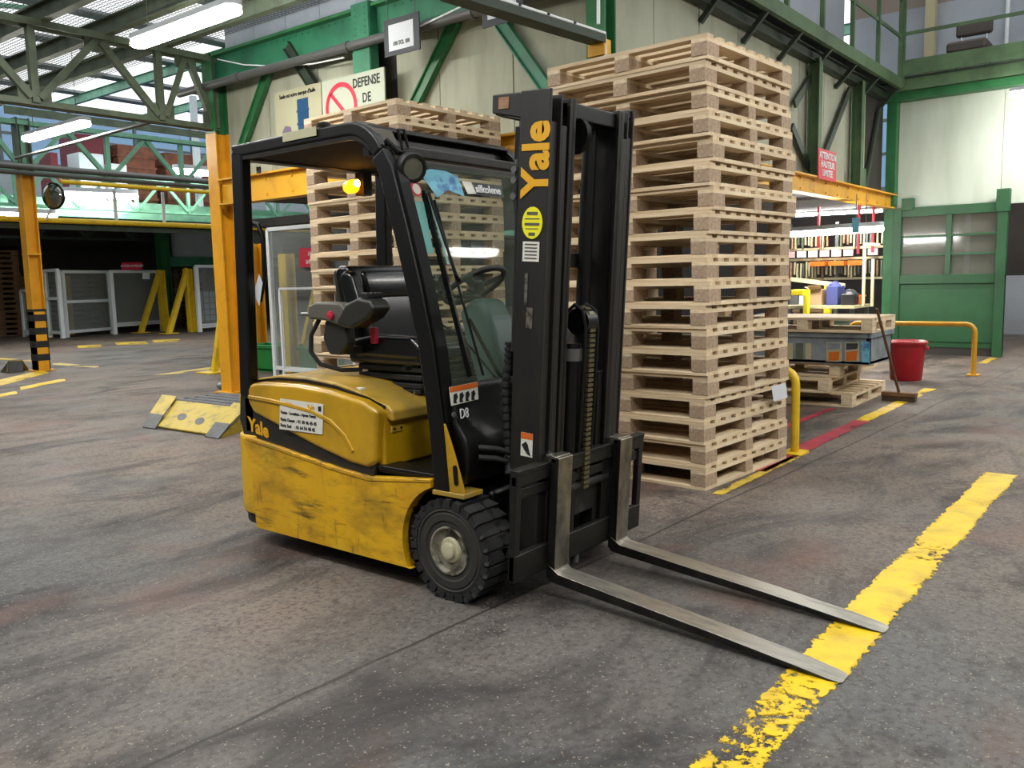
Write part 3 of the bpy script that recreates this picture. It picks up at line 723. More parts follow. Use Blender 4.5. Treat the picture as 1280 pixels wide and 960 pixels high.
for p, q, lab in (((993, 130), (1014, 97), 'dark diagonal bar right of the stack top'), ((990, 158), (1012, 212), 'dark diagonal bar left of the red notice'), ((1032, 190), (1062, 112), 'dark diagonal bar above the red notice'), ((1082, 235), (1100, 135), 'dark steep diagonal bar in the corner')):
    a = gy(*p, 3.88); b = gy(*q, 3.88)
    solo('diagonal_bar', MB().beam(a, b, .10, .03, (0, 1, 0)), 'green_dark', lab, 'brace')
# armchair up on the gallery
c = gx(1211, 50, 14.6)
t = thing('gallery_chair', 'dark padded chair with chrome legs on the gallery', 'chair', (14.7, c.y, 4.16))
cy = c.y
part('seat', MB().box(14.4, 14.95, cy-.27, cy+.27, 4.46, 4.62), 'chair_brown', t, bevel=.05, seg=3)
part('backrest', MB().box(14.92, 15.02, cy-.25, cy+.25, 4.78, 5.0), 'chair_brown', t, bevel=.045, seg=3)
for s_ in (-1, 1):
    part('back_upright', MB().tube([(14.95, cy+s_*.17, 4.55), (14.97, cy+s_*.17, 4.85)], .016, 8), 'chrome', t)
    part('leg', MB().tube([(14.45, cy+s_*.24, 4.5), (14.42, cy+s_*.26, 4.16)], .014, 8), 'chrome', t)
    part('leg', MB().tube([(14.92, cy+s_*.22, 4.5), (14.97, cy+s_*.24, 4.16)], .014, 8), 'chrome', t)

# green partition with windows, right
t = thing('green_partition', 'green steel sliding partition with barred windows under the white wall', 'partition', (14.3, 3.0, 0))
Y0, Y1 = 2.17, 3.72
part('lower_panel', MB().box(14.28, 14.33, Y0, Y1, .12, 1.18), 'green_door', t)
part('panel_stiffener', MB().box(14.262, 14.28, Y0+.12, Y1-.1, .2, 1.0), 'green_door', t, bevel=.006)
part('sill_rail', MB().box(14.24, 14.34, Y0, Y1, 1.08, 1.22), 'green_door', t, bevel=.006)
part('head_rail', MB().box(14.24, 14.34, Y0, Y1, 2.10, 2.24), 'green_door', t, bevel=.006)
part('stile', MB().box(14.22, 14.34, Y0, Y0+.13, .0, 2.24), 'green_door', t, bevel=.006)
part('stile', MB().box(14.22, 14.34, Y1-.12, Y1, .0, 2.24), 'green_door', t, bevel=.006)
part('mullion', MB().box(14.24, 14.33, 2.90, 2.97, 1.2, 2.12), 'green_door', t)
for a, b in ((Y0+.13, 2.90), (2.97, Y1-.12)):
    part('window_pane', MB().box(14.30, 14.305, a, b, 1.22, 2.10), 'door_glass', t)
    for z in (1.52, 1.80): part('glazing_bar', MB().box(14.255, 14.285, a, b, z-.016, z+.016), 'green_door', t)
part('hanger_plate', MB().box(14.2, 14.34, Y0-.02, Y0+.15, 2.1, 2.42), 'green_door', t, bevel=.006)
part('hanger_plate', MB().box(14.2, 14.34, Y1-.28, Y1-.12, 2.2, 2.38), 'green_door', t, bevel=.006)
part('kick_plate', MB().box(14.29, 14.32, Y0, Y1, .0, .12), 'wall_dark', t)
# ------------------------------------------------------------------ the forklift (nose towards -y, its right side towards the camera)
XR, XL, XC = 2.45, 3.43, 2.94
FK = thing('forklift', 'yellow and black electric forklift parked with lowered forks', 'forklift', (XC, 2.9, 0))
def mirx(m): m.v = [(2*XC-p[0], p[1], p[2]) for p in m.v]; m.f = [f[::-1] for f in m.f]; return m
TA = math.radians(3.8)
def tilt(p, py=2.2, pz=.2):
    y, z = p.y-py, p.z-pz
    return V(p.x, py+y*math.cos(TA)-z*math.sin(TA), pz+y*math.sin(TA)+z*math.cos(TA))
def arc(cy, cz, r, a0, a1, n): return [(cy+r*math.cos(math.radians(a0+(a1-a0)*i/n)), cz+r*math.sin(math.radians(a0+(a1-a0)*i/n))) for i in range(n+1)]
def rounded(y0, y1, z0, z1): return [(y0, z0), (y1, z0), (y1, z1), (y0, z1)]

# chassis core (dark) and the yellow skirts on both sides
part('chassis_core', MB().xprism([(3.62, .12), (2.52, .12), (2.5, .42), (2.36, .43), (2.36, .47), (2.75, .47), (3.6, .60)], XR+.03, XL-.03), 'black_paint', FK)
skirt = [(3.575, .092), (2.505, .088)] + arc(2.285, .205, .262, -26, 70, 12) + [(2.372, .478), (2.74, .437), (2.97, .455), (3.36, .503), (3.655, .535), (3.61, .45), (3.585, .35), (3.58, .2)]
for s_ in (0, 1):
    m = MB().xprism(skirt, XR-.004, XR+.045)
    part('side_skirt', m if s_ == 0 else mirx(m), 'body_yellow', FK, bevel=.006, seg=3)
    m = MB().xprism([(3.62, .525), (3.36, .498), (2.97, .450), (2.74, .432), (2.37, .473), (2.37, .488), (2.74, .452), (2.97, .470), (3.36, .518), (3.62, .545)], XR-.008, XR+.04)
    part('skirt_edge', m if s_ == 0 else mirx(m), 'body_yellow', FK, bevel=.005)
    # charcoal band
    m = MB().xprism([(3.66, .80), (3.685, .62), (3.655, .54), (3.36, .51), (2.97, .46), (2.73, .44), (2.70, .52), (2.86, .50), (3.10, .55), (3.34, .615), (3.54, .668), (3.58, .715), (3.575, .80)], XR+.012, XR+.06)
    part('charcoal_band', m if s_ == 0 else mirx(m), 'stripe_charcoal', FK, bevel=.004)
# wheel arch liner and counterweight
for s_ in (0, 1):
    m = MB(); ar = arc(2.285, .205, .266, -26, 92, 12)
    for i in range(12):
        (a, b), (c, d) = ar[i], ar[i+1]
        m.prism([(XR+.02, a, b), (XR+.20, a, b), (XR+.20, c, d), (XR+.02, c, d)], (0, .006, .006))
    part('wheel_arch', m if s_ == 0 else mirx(m), 'black_paint', FK)
def weight_plan(ins): # plan outline with rounded rear corners
    P = [(XR+ins, 3.55), (XR+ins, 3.62)]
    for i in range(7):
        a = math.radians(180-90*i/6); P.append((XR+ins+.15+.15*math.cos(a), 3.63+.15*math.sin(a)))
    for i in range(7):
        a = math.radians(90-90*i/6); P.append((XL-ins-.15+.15*math.cos(a), 3.63+.15*math.sin(a)))
    P += [(XL-ins, 3.62), (XL-ins, 3.55)]; return P
m = MB().prism([(x, y, .15) for x, y in weight_plan(.0)], (0, 0, .40))
part('counterweight', m, 'weight_yellow', FK, bevel=.014, seg=3)
part('counterweight_foot', MB().prism([(x, y, .095) for x, y in weight_plan(.02)], (0, 0, .055)), 'stripe_charcoal', FK, bevel=.015)
part('counterweight_cap', MB().prism([(x, y, .55) for x, y in weight_plan(.012)], (0, 0, .20)), 'weight_yellow', FK, bevel=.02, seg=3)
part('counterweight_cap', MB().prism([(x, min(y+.0, 3.75), .755) for x, y in weight_plan(.03)], (0, 0, .05)), 'weight_yellow', FK, bevel=.02, seg=3)

# battery hood: side cover with a moulded swoosh, top lid, front face
cover = [(3.588, .775), (3.59, .712), (3.55, .664), (3.34, .610), (3.10, .547), (2.86, .497), (2.75, .487), (2.695, .512), (2.672, .742), (2.77, .778), (3.0, .810), (3.21, .823), (3.49, .818), (3.565, .806)]
for s_ in (0, 1):
    m = MB().xprism(cover, XR-.004, XR+.10)
    part('hood_side', m if s_ == 0 else mirx(m), 'hood_yellow', FK, bevel=.022, seg=4)
    sw = [(3.575, .742), (3.45, .738), (3.3, .728), (3.1, .708), (2.97, .672), (2.88, .615), (2.83, .55)]
    m = MB().strip(sw, .02, XR-.011, XR+.01)
    part('moulded_ridge', m if s_ == 0 else mirx(m), 'hood_yellow', FK, bevel=.005)
lid = [(3.60, .80), (3.60, .822), (3.40, .852), (3.2, .853), (3.0, .836), (2.9, .82), (2.75, .775), (2.67, .757), (2.64, .735), (2.635, .69), (2.66, .69), (2.70, .72), (3.0, .79), (3.5, .79)]
part('hood_lid', MB().xprism(lid, XR+.055, XL-.055), 'hood_dusty', FK, bevel=.014, seg=3)
part('lid_seam', MB().strip([(3.58, .812), (3.4, .835), (3.2, .836), (3.0, .82), (2.8, .783), (2.68, .748)], .012, XR+.046, XR+.058), 'black_satin', FK)
part('hood_front', MB().box(XR+.035, XL-.035, 2.675, 2.76, .49, .735), 'hood_yellow', FK, bevel=.015, seg=3)
part('handle_recess', MB().box(2.525, 2.60, 2.668, 2.678, .635, .668), 'hood_dusty', FK, bevel=.006)
for x in (2.54, 2.58): part('screw', MB().lathe((x, 2.667, .652), (0, -1, 0), [(.006, 0), (.006, .003), (0, .004)], 8), 'lettering_black', FK)
part('lid_catch', MB().box(2.53, 2.56, 2.86, 2.90, .808, .818), 'sticker_white', FK, bevel=.002)
# step and floor plate
part('floor_plate', MB().box(XR+.02, XL-.02, 2.30, 2.70, .478, .492), 'black_satin', FK)
part('step_tread', MB().box(XR+.012, XR+.13, 2.36, 2.70, .486, .505), 'black_satin', FK, bevel=.006)
part('step_riser', MB().box(XR+.03, XR+.06, 2.37, 2.72, .45, .49), 'black_satin', FK)

# overhead guard
side = [(3.622, .74), (3.612, .9), (3.578, 1.905)]
top = [(3.615, 1.908), (3.3, 1.910), (3.0, 1.912), (2.84, 1.912)]
for i in range(7):
    a = math.radians(90+65*i/6); top.append((2.80-.0+.20*math.cos(a)-.0, 1.712+.20*math.sin(a)))
front = [(2.575, 1.72), (2.50, 1.47), (2.44, 1.25), (2.387, 1.02), (2.345, .72), (2.322, .435)]
for s_, sd in ((0, 'right'), (1, 'left')):
    for nm, path, wd in (('rear_pillar', side, .085), ('roof_rail', top, .055), ('front_pillar', [top[-1]]+front, .082)):
        m = MB().strip(path, wd, XR+.005, XR+.06)
        part(nm, m if s_ == 0 else mirx(m), 'black_paint', FK, bevel=.01)
    m = MB().strip([(y, z-.035) for y, z in top], .02, XR+.012, XR+.03)
    part('roof_rail_lip', m if s_ == 0 else mirx(m), 'mast_worn', FK)
    m = MB().strip([(y-.045, z) for y, z in front[:-1]], .02, XR+.02, XR+.075)
    part('windscreen_channel', m if s_ == 0 else mirx(m), 'black_satin', FK)
    # yellow foot gusset of the front pillar
    m = MB().xprism([(2.30, .445), (2.31, .72), (2.30, .715), (2.262, .62), (2.228, .52), (2.205, .445)], XR+.012, XR+.022)
    part('pillar_gusset', m if s_ == 0 else mirx(m), 'hood_yellow', FK, bevel=.003)
    m = MB().xprism(arc(2.246, .485, .011, 180, 360, 6)+arc(2.250, .545, .011, 0, 180, 6), XR+.009, XR+.0125)
    part('gusset_slot', m if s_ == 0 else mirx(m), 'black_satin', FK)
    m = MB().box(XR, XR+.12, 2.20, 2.37, .425, .445)
    part('foot_plate', m if s_ == 0 else mirx(m), 'hood_dusty', FK, bevel=.004)
part('rear_crossbar', MB().box(XR+.02, XL-.02, 3.54, 3.61, 1.865, 1.92), 'black_paint', FK, bevel=.008)
part('roof_panel', MB().prism([(XR+.05, 3.56, 1.876), (XR+.05, 2.80, 1.880), (XL-.05, 2.80, 1.880), (XL-.05, 3.56, 1.876)], (0, 0, .012)), 'roof_liner', FK)
for i in range(5):
    y = 3.42-.12*i; z = 1.918
    part('roof_bar', MB().box(XR+.05, XL-.05, y-.018, y+.018, z-.02, z+.005), 'black_satin', FK)
part('roof_front_sheet', MB().xprism([(2.88, 1.93), (2.78, 1.936), (2.70, 1.925), (2.675, 1.905), (2.68, 1.898), (2.70, 1.915), (2.78, 1.926), (2.88, 1.92)], XR+.05, XL-.05), 'mast_worn', FK, bevel=.003)
part('roof_corner_plate', MB().xprism([(2.86, 1.94), (2.76, 1.945), (2.66, 1.90), (2.62, 1.83), (2.64, 1.83), (2.69, 1.895), (2.77, 1.93), (2.86, 1.93)], XR+.03, XR+.14), 'guard_brown', FK, bevel=.006)
part('roof_recess', MB().xprism([(2.72, 1.91), (2.70, 1.80), (2.735, 1.80), (2.75, 1.91)], XR+.04, XL-.04), 'black_satin', FK)
part('front_crossbar', MB().box(XR+.03, XL-.03, 2.60, 2.655, 1.795, 1.838), 'mast_worn', FK, bevel=.008)
part('lower_crossbar', MB().box(XR+.03, XL-.03, 2.575, 2.61, 1.748, 1.782), 'mast_black', FK, bevel=.005)
part('roof_label', MB().prism([(XR+.002, 3.21, 1.905), (XR+.002, 2.98, 1.907), (XR+.002, 2.98, 1.945), (XR+.002, 3.21, 1.943)], (-.003, 0, 0)), 'poster_cream', FK)
part('roof_knob', MB().lathe((XR+.03, 2.965, 1.945), (0, 0, 1), [(.03, 0), (.03, .012), (.012, .02), (0, .021)], 12), 'black_satin', FK)
part('roof_clip', MB().box(XR+.06, XR+.065, 3.47, 3.50, 1.80, 1.83), 'grey_plastic', FK)
# windscreen
part('windscreen', MB().prism([(XR+.06, 2.565, 1.76), (XL-.06, 2.565, 1.76), (XL-.06, 2.315, .84), (XR+.06, 2.315, .84)], (0, .005, .0015)), 'windshield', FK)
def wsp(x, t): # point on the windscreen, t from bottom (0) to top (1)
    return V(x, 2.312+.25*t, .84+.92*t)
def on_screen(name, quad, mat, parent=FK, off=.002):
    return part(name, MB().prism([wsp(x, t)+V(0, -off, .0005) for x, t in quad], (0, -.0015, .0004)), mat, parent)
on_screen('paper_mask', [(2.625, .965), (2.70, .985), (2.79, .985), (2.865, .965), (2.88, .87), (2.78, .895), (2.70, .855)], 'mask_blue')
st = on_screen('windscreen_sticker', [(2.885, .945), (2.945, .945), (2.965, .89), (2.905, .885)], 'sticker_white')
text('lettering', 'silkolene', .05, 'lettering_white', st, wsp(3.05, .915)+V(0, -.006, 0), (1, 0, 0), (0, .26, .965), bold=.0012, depth=.001)
on_screen('dark_banner', [(2.965, .945), (3.16, .945), (3.16, .885), (2.965, .885)], 'board_dark', off=.0005)
on_screen('glass_decal', [(2.555+.03*math.cos(a*.524), .88+.033*math.sin(a*.524)) for a in range(12)], 'sign_red', off=.03)
on_screen('glass_decal_face', [(2.555+.022*math.cos(a*.524), .88+.024*math.sin(a*.524)) for a in range(12)], 'sticker_white', off=.032)
on_screen('screen_strip', [(2.55, .83), (2.61, .83), (2.60, .60), (2.555, .60)], 'cyan_strip')  # two narrow cyan strips set on the windscreen
on_screen('screen_strip', [(2.645, .85), (2.665, .85), (2.68, .55), (2.665, .55)], 'cyan_strip')
# wiper
part('wiper_arm', MB().tube([wsp(2.625, .87)+V(0, -.03, 0), wsp(2.66, .50)+V(0, -.045, 0), wsp(2.69, .47)+V(0, -.03, 0)], .007, 8), 'black_satin', FK)
part('wiper_blade', MB().beam(wsp(2.615, .88)+V(0, -.012, 0), wsp(2.64, .05)+V(0, -.012, 0), .012, .022), 'black_satin', FK)
part('wiper_arm', MB().tube([wsp(2.66, .84)+V(0, -.02, 0), wsp(2.70, .05)+V(0, -.03, 0)], .006, 8), 'black_satin', FK)
part('wiper_motor', MB().lathe(wsp(2.64, .47)+V(0, .015, 0), (0, 1, 0), [(.035, 0), (.035, .05), (.02, .07), (0, .07)], 14), 'black_plastic', FK, smooth=True)
part('wiper_cable', MB().tube([wsp(2.64, .5)+V(-.02, .04, 0), wsp(2.58, .47)+V(0, .06, 0), wsp(2.57, .36)+V(0, .07, 0), wsp(2.62, .28)+V(0, .06, 0), wsp(2.70, .22)+V(0, .04, 0), wsp(2.85, 0.0)+V(0, .02, 0)], .005, 6), 'black_satin', FK, smooth=True)
part('wiper_rod', MB().tube([wsp(2.76, .30)+V(0, .03, 0), wsp(2.90, -.06)+V(0, .02, 0)], .009, 8), 'black_satin', FK)
# cowl below the windscreen
cowl = [(2.33, .865), (2.295, .862), (2.285, .84), (2.28, .72), (2.235, .66), (2.215, .60), (2.22, .52), (2.26, .46), (2.32, .46), (2.34, .6)]
part('front_cowl', MB().xprism(cowl, XR+.05, XL-.05), 'black_paint', FK, bevel=.02, seg=3)
for z in (.585, .545):
    part('brake_line', MB().tube([(2.56, 2.21, z+.03), (2.60, 2.15, z+.025), (2.66, 2.13, z), (2.72, 2.14, z+.03), (2.735, 2.15, .75)], .011, 8), 'rubber', FK, smooth=True)
hp = [(2.715, 2.155, 1.02), (2.71, 2.16, .95), (2.70, 2.17, .85), (2.69, 2.165, .75), (2.68, 2.15, .65), (2.67, 2.14, .56), (2.64, 2.12, .5)]
part('hydraulic_hose', MB().tube(hp, .02, 10), 'rubber', FK, smooth=True)
m = MB()
for i in range(16):
    k = i/15*(len(hp)-2); j = int(k); p = V(*hp[j]).lerp(V(*hp[j+1]), k-j); d = V(*hp[j+1])-V(*hp[j])
    m.lathe(p-d.normalized()*.006, d, [(.026, 0), (.026, .012)], 10)
part('hose_spiral', m, 'black_plastic', FK, kind='stuff')
part('hose_clamp', MB().box(2.69, 2.74, 2.13, 2.19, .86, .89), 'black_plastic', FK, bevel=.004)
part('hose_fitting', MB().tube([(2.715, 2.155, .9), (2.72, 2.15, 1.03)], .012, 8), 'steel_grey', FK)
# stickers and number on the cowl
def fpl(x, z, t=0.0): # point on the sloping front of the cowl
    y = 2.28 + .005*((z-.72)/.12); return V(x, y-.004-t, z)
st = part('warning_sticker', MB().prism([fpl(2.475, .862), fpl(2.645, .866), fpl(2.645, .795), fpl(2.48, .788)], (0, -.002, 0)), 'sticker_white', FK)
part('sticker_header', MB().prism([fpl(2.475, .862, .003), fpl(2.645, .866, .003), fpl(2.645, .846, .003), fpl(2.476, .842, .003)], (0, -.001, 0)), 'sticker_orange', st)
for k in range(4): part('pictogram', MB().prism([fpl(2.495+.036*k, .83, .003), fpl(2.512+.036*k, .836, .003), fpl(2.520+.036*k, .82, .003), fpl(2.508+.036*k, .805, .003), fpl(2.514+.036*k, .795, .003), fpl(2.492+.036*k, .797, .003)], (0, -.001, 0)), 'lettering_black', st)
text('fleet_number', 'D8', .058, 'lettering_white', FK, fpl(2.55, .748, .003), (1, 0, 0), (0, .04, 1), xs=.75)
part('cowl_bolt', MB().lathe(fpl(2.49, .752), (0, -1, 0), [(.011, 0), (.011, .006), (0, .008)], 10), 'steel_grey', FK)

# seat
part('seat_frame', MB().box(2.74, 3.24, 2.70, 3.14, .772, .795), 'black_paint', FK, bevel=.006)
for x in (2.75, 3.12):
    for y in (2.74, 3.0): part('seat_stud', MB().lathe((x, y, .74), (0, 0, 1), [(.012, 0), (.012, .05)], 8), 'steel_grey', FK)
m = MB()
for k, (i, z0, z1) in enumerate(((.0, .795, .82), (.03, .82, .832), (.0, .832, .858), (.03, .858, .87), (.0, .87, .898))):
    m.box(2.75+i, 3.23-i, 2.70+i, 3.12-i, z0, z1)
part('seat_bellows', m, 'rubber', FK, bevel=.008)
part('seat_cushion', MB().xprism([(3.17, .898), (2.68, .898), (2.64, .93), (2.645, .99), (2.70, 1.015), (2.9, 1.01), (3.1, 1.0), (3.17, 1.0)], 2.73, 3.25), 'black_vinyl', FK, bevel=.03, seg=4)
for x in (2.72, 3.19): part('cushion_bolster', MB().xprism([(3.12, .93), (2.68, .925), (2.66, .98), (2.73, 1.035), (3.0, 1.04), (3.12, 1.02)], x, x+.075), 'black_vinyl', FK, bevel=.025, seg=4)
part('seat_back', MB().xprism([(3.080, 0.970), (3.170, 0.970), (3.240, 1.200), (3.265, 1.330), (3.240, 1.365), (3.170, 1.360), (3.140, 1.300), (3.100, 1.120)], 2.75, 3.23), 'black_vinyl', FK, bevel=.03, seg=4)
for x in (2.73, 3.18): part('back_bolster', MB().xprism([(3.030, 1.000), (3.130, 1.000), (3.220, 1.300), (3.190, 1.345), (3.130, 1.330), (3.060, 1.150)], x, x+.07), 'black_vinyl', FK, bevel=.028, seg=4)
part('headrest_roll', MB().xprism([(3.115, 1.200), (3.170, 1.200), (3.220, 1.330), (3.190, 1.350), (3.135, 1.330), (3.105, 1.250)], 2.82, 3.16), 'black_vinyl', FK, bevel=.025, seg=4)
part('seat_shell', MB().xprism([(3.170, 0.950), (3.210, 0.950), (3.280, 1.200), (3.295, 1.340), (3.260, 1.350), (3.240, 1.200)], 2.77, 3.21), 'dark_plastic', FK, bevel=.01)
part('belt_buckle', MB().box(2.692, 2.715, 2.93, 2.965, 1.0, 1.075), 'red_plastic', FK, bevel=.005)
# armrest console with mini levers on the near side
part('armrest', MB().xprism([(3.26, 1.115), (3.26, 1.175), (3.20, 1.195), (3.03, 1.19), (2.96, 1.14), (2.93, 1.085), (2.99, 1.075), (3.15, 1.11)], 2.575, 2.665), 'grey_plastic', FK, bevel=.014, seg=3)
part('control_pod', MB().xprism([(3.06, 1.10), (2.985, 1.185), (2.90, 1.215), (2.82, 1.205), (2.79, 1.165), (2.84, 1.12), (2.95, 1.075)], 2.565, 2.675), 'dark_plastic', FK, bevel=.018, seg=3)
part('stop_button', MB().lathe((2.575, 3.085, 1.135), (-1, 0, 0), [(.014, 0), (.02, .008), (.018, .016), (0, .02)], 16), 'red_plastic', FK, smooth=True)
for k in range(4): part('mini_lever', MB().box(2.575+.026*k, 2.592+.026*k, 2.84-.0*k, 2.89, 1.205, 1.235), 'black_plastic', FK, bevel=.005)
part('armrest_stalk', MB().xprism([(3.17, 1.11), (3.03, 1.10), (3.02, 1.0), (3.07, .95), (3.15, .95), (3.19, 1.02)], 2.60, 2.66), 'dark_plastic', FK, bevel=.012)
part('armrest_bracket', MB().box(2.64, 2.73, 3.05, 3.11, .95, .985), 'dark_plastic', FK)
part('armrest_rod', MB().tube([(2.62, 3.26, 1.135), (2.62, 3.36, 1.135)], .009, 8), 'steel_grey', FK)
part('control_cable', MB().tube([(2.61, 3.22, 1.11), (2.60, 3.27, 1.04), (2.60, 3.28, .96), (2.62, 3.24, .90), (2.68, 3.16, .87), (2.74, 3.08, .87)], .011, 8), 'rubber', FK, smooth=True)
part('bellows_lever', MB().tube([(2.70, 2.72, .90), (2.64, 2.70, .90)], .012, 8), 'black_plastic', FK)
# steering
colb, colt = V(2.94, 2.36, .50), V(2.94, 2.56, 1.17)
ax = V(0, .52, .855).normalized()
part('steering_column', MB().xprism([(2.335, .55), (2.335, .88), (2.365, 1.06), (2.43, 1.19), (2.50, 1.20), (2.575, 1.14), (2.50, .9), (2.41, .6)], 2.86, 3.03), 'dash_green', FK, bevel=.03, seg=3)
hubc = V(2.94, 2.535, 1.255)
u = V(1, 0, 0); w_ = ax.cross(u)
ring = [hubc+u*(.145*math.cos(a*math.pi/16))+w_*(.145*math.sin(a*math.pi/16)) for a in range(33)]
part('steering_wheel', MB().tube(ring, .014, 10, caps=False), 'black_plastic', FK, smooth=True)
m = MB()
for a in (90, 210, 330):
    e = hubc+u*(.14*math.cos(math.radians(a)))+w_*(.14*math.sin(math.radians(a))); m.beam(hubc-ax*.01, e, .035, .012, ax)
m.lathe(hubc-ax*.03, ax, [(.035, 0), (.045, .02), (.04, .035), (0, .04)], 16)
part('wheel_spokes', m, 'dark_plastic', FK)
kn = hubc+u*(-.10)+w_*(.10)
part('spinner_knob', MB().lathe(kn, ax, [(.008, 0), (.012, .02), (.024, .03), (.024, .055), (.012, .065), (0, .066)], 14), 'black_plastic', FK, smooth=True)
part('direction_lever', MB().tube([hubc-ax*.06, hubc-ax*.05+V(-.14, .03, .0)], .009, 8), 'black_plastic', FK)
part('pedal_housing', MB().box(2.66, 2.76, 2.34, 2.46, .60, .80), 'black_plastic', FK, bevel=.03, seg=3)

# lights, beacon, mirror frame, grab handle with tag
lc = V(2.545, 2.515, 1.735); la = V(-.32, -1, -.25).normalized()
part('work_light', MB().lathe(lc-la*.05, la, [(.02, -.02), (.045, 0), (.058, .02), (.062, .06), (.058, .072), (.046, .074), (.044, .066)], 24), 'black_plastic', FK, smooth=True)
part('light_lens', MB().lathe(lc-la*.05, la, [(.044, .066), (.02, .07), (0, .071)], 24), 'lens_grey', FK, smooth=True)
part('light_bracket', MB().tube([lc-la*.03+V(0, 0, .05), V(2.52, 2.56, 1.80), V(2.49, 2.60, 1.85)], .012, 8), 'black_satin', FK)
part('mirror_frame', MB().tube([V(2.49, 2.53, 1.88), V(2.525, 2.53, 1.885), V(2.545, 2.53, 1.815), V(2.515, 2.53, 1.805), V(2.49, 2.53, 1.88)], .006, 6), 'mast_worn', FK)
bc = V(3.12, 3.53, 1.785)
part('beacon_base', MB().box(3.16, 3.22, 3.48, 3.54, 1.74, 1.86), 'black_satin', FK)
part('beacon_lens', MB().lathe(bc, (-.3, -.9, 0), [(.024, -.04), (.034, -.036), (.036, 0), (.036, .024), (.024, .04), (0, .044)], 20), 'beacon_amber', FK, smooth=True, label='lit amber warning beacon under the roof')
part('beacon_bulb', MB().lathe(bc+V(-.02, -.06, .01), (0, -1, 0), [(.018, 0), (.02, .01), (0, .02)], 14), 'beacon_core', FK, smooth=True)
part('grab_handle', MB().tube([(XR+.06, 3.58, 1.58), (XR+.075, 3.53, 1.565), (XR+.08, 3.505, 1.5), (XR+.08, 3.51, 1.32), (XR+.07, 3.545, 1.20)], .012, 8), 'black_satin', FK, smooth=True)
part('paper_tag', MB().prism([(XR+.06, 3.525, 1.33), (XR+.06, 3.50, 1.29), (XR+.06, 3.535, 1.18), (XR+.06, 3.575, 1.24)], (-.002, 0, 0)), 'paper', FK)

# decals on the near side
st = part('rental_sticker', MB().prism([(XR-.007, 3.322, .752), (XR-.007, 3.012, .747), (XR-.007, 3.028, .609), (XR-.007, 3.34, .606)], (-.0015, 0, 0)), 'sticker_white', FK, label='white rental sticker with black phone lines')
R_, U_ = (0, -1, -.01), (0, 0, 1)
for tx, sz, y, z, al, mt in (('Yale', .03, 3.255, .730, 'CENTER', 'lettering_gold'), ('Yale', .03, 3.10, .727, 'CENTER', 'lettering_gold'),
        ('Vente - Location - Apres Vente', .020, 3.322, .688, 'LEFT', 'lettering_black'), ('Paris Ouest  : 01 30 46 45 45', .022, 3.325, .654, 'LEFT', 'lettering_black'), ('Paris Sud    : 01 64 54 48 45', .022, 3.328, .626, 'LEFT', 'lettering_black')):
    text('lettering', tx, sz, mt, st, (XR-.009, y, z), R_, U_, bold=.0006, depth=.0006, align=al)
part('square_logo', MB().box(XR-.0095, XR-.0085, 3.028, 3.048, .712, .735), 'lettering_black', st)
text('maker_lettering', 'Yale', .092, 'lettering_gold', FK, (XR+.0105, 3.53, .590), (0, -1, -.16), (0, .0, 1), bold=.003, depth=.001)

# drive wheels
def wheel(xo, sgn):
    c = V(xo, 2.285, .205); axn = V(-sgn, 0, 0)   # axis points outwards
    t = part('tyre', MB().lathe(c, axn, [(.125, -.165), (.18, -.17), (.2, -.155), (.2, -.03), (.19, -.008), (.165, 0), (.158, -.005), (.152, -.001), (.125, -.001), (.118, -.006), (.104, -.006), (.100, -.012), (.100, -.16)], 48), 'rubber_side', FK, smooth=30)
    for i in range(24):
        a = 2*math.pi*i/24; ca, sa = math.cos(a), math.sin(a)
        m = MB(); rad = V(0, ca, sa); tan = V(0, -sa, ca)
        m.obb(c+rad*.203-axn*.055, axn*.05, tan*.020+axn*.012, rad*.010); m.obb(c+rad*.203-axn*.130, axn*.036, tan*.020-axn*.012, rad*.010)
        m.obb(c+rad*.192-axn*.006, axn*.006, tan*.019, rad*.016)
        part('tread_block', m, 'rubber', t)
    r_ = part('rim', MB().lathe(c, axn, [(.101, -.02), (.100, -.002), (.093, -.002), (.086, -.02), (.078, -.05), (.05, -.055), (0, -.055)], 36), 'rim', FK, smooth=30)
    part('hub_cap', MB().lathe(c, axn, [(.054, -.055), (.054, -.018), (.048, -.010), (.034, -.008), (.032, .006), (.026, .009), (0, .009)], 28), 'hubcap', r_, smooth=30)
    for i in range(6):
        a = math.pi*i/3; p = c+V(0, .066*math.cos(a), .066*math.sin(a))-axn*.054
        part('wheel_nut', MB().lathe(p, axn, [(.011, 0), (.011, .014), (0, .016)], 6), 'rim', r_)
wheel(XR-.008, 1); wheel(XL+.008, -1)
part('axle', MB().tube([(XR+.12, 2.285, .205), (XL-.12, 2.285, .205)], .07, 16), 'black_paint', FK)
part('drive_unit', MB().box(XR+.2, XL-.2, 2.22, 2.5, .12, .42), 'black_paint', FK, bevel=.03)
part('steer_wheel', MB().lathe((XC, 3.4, .16), (1, 0, 0), [(.1, -.1), (.16, -.1), (.16, .1), (.1, .1)], 32), 'rubber', FK, smooth=30)

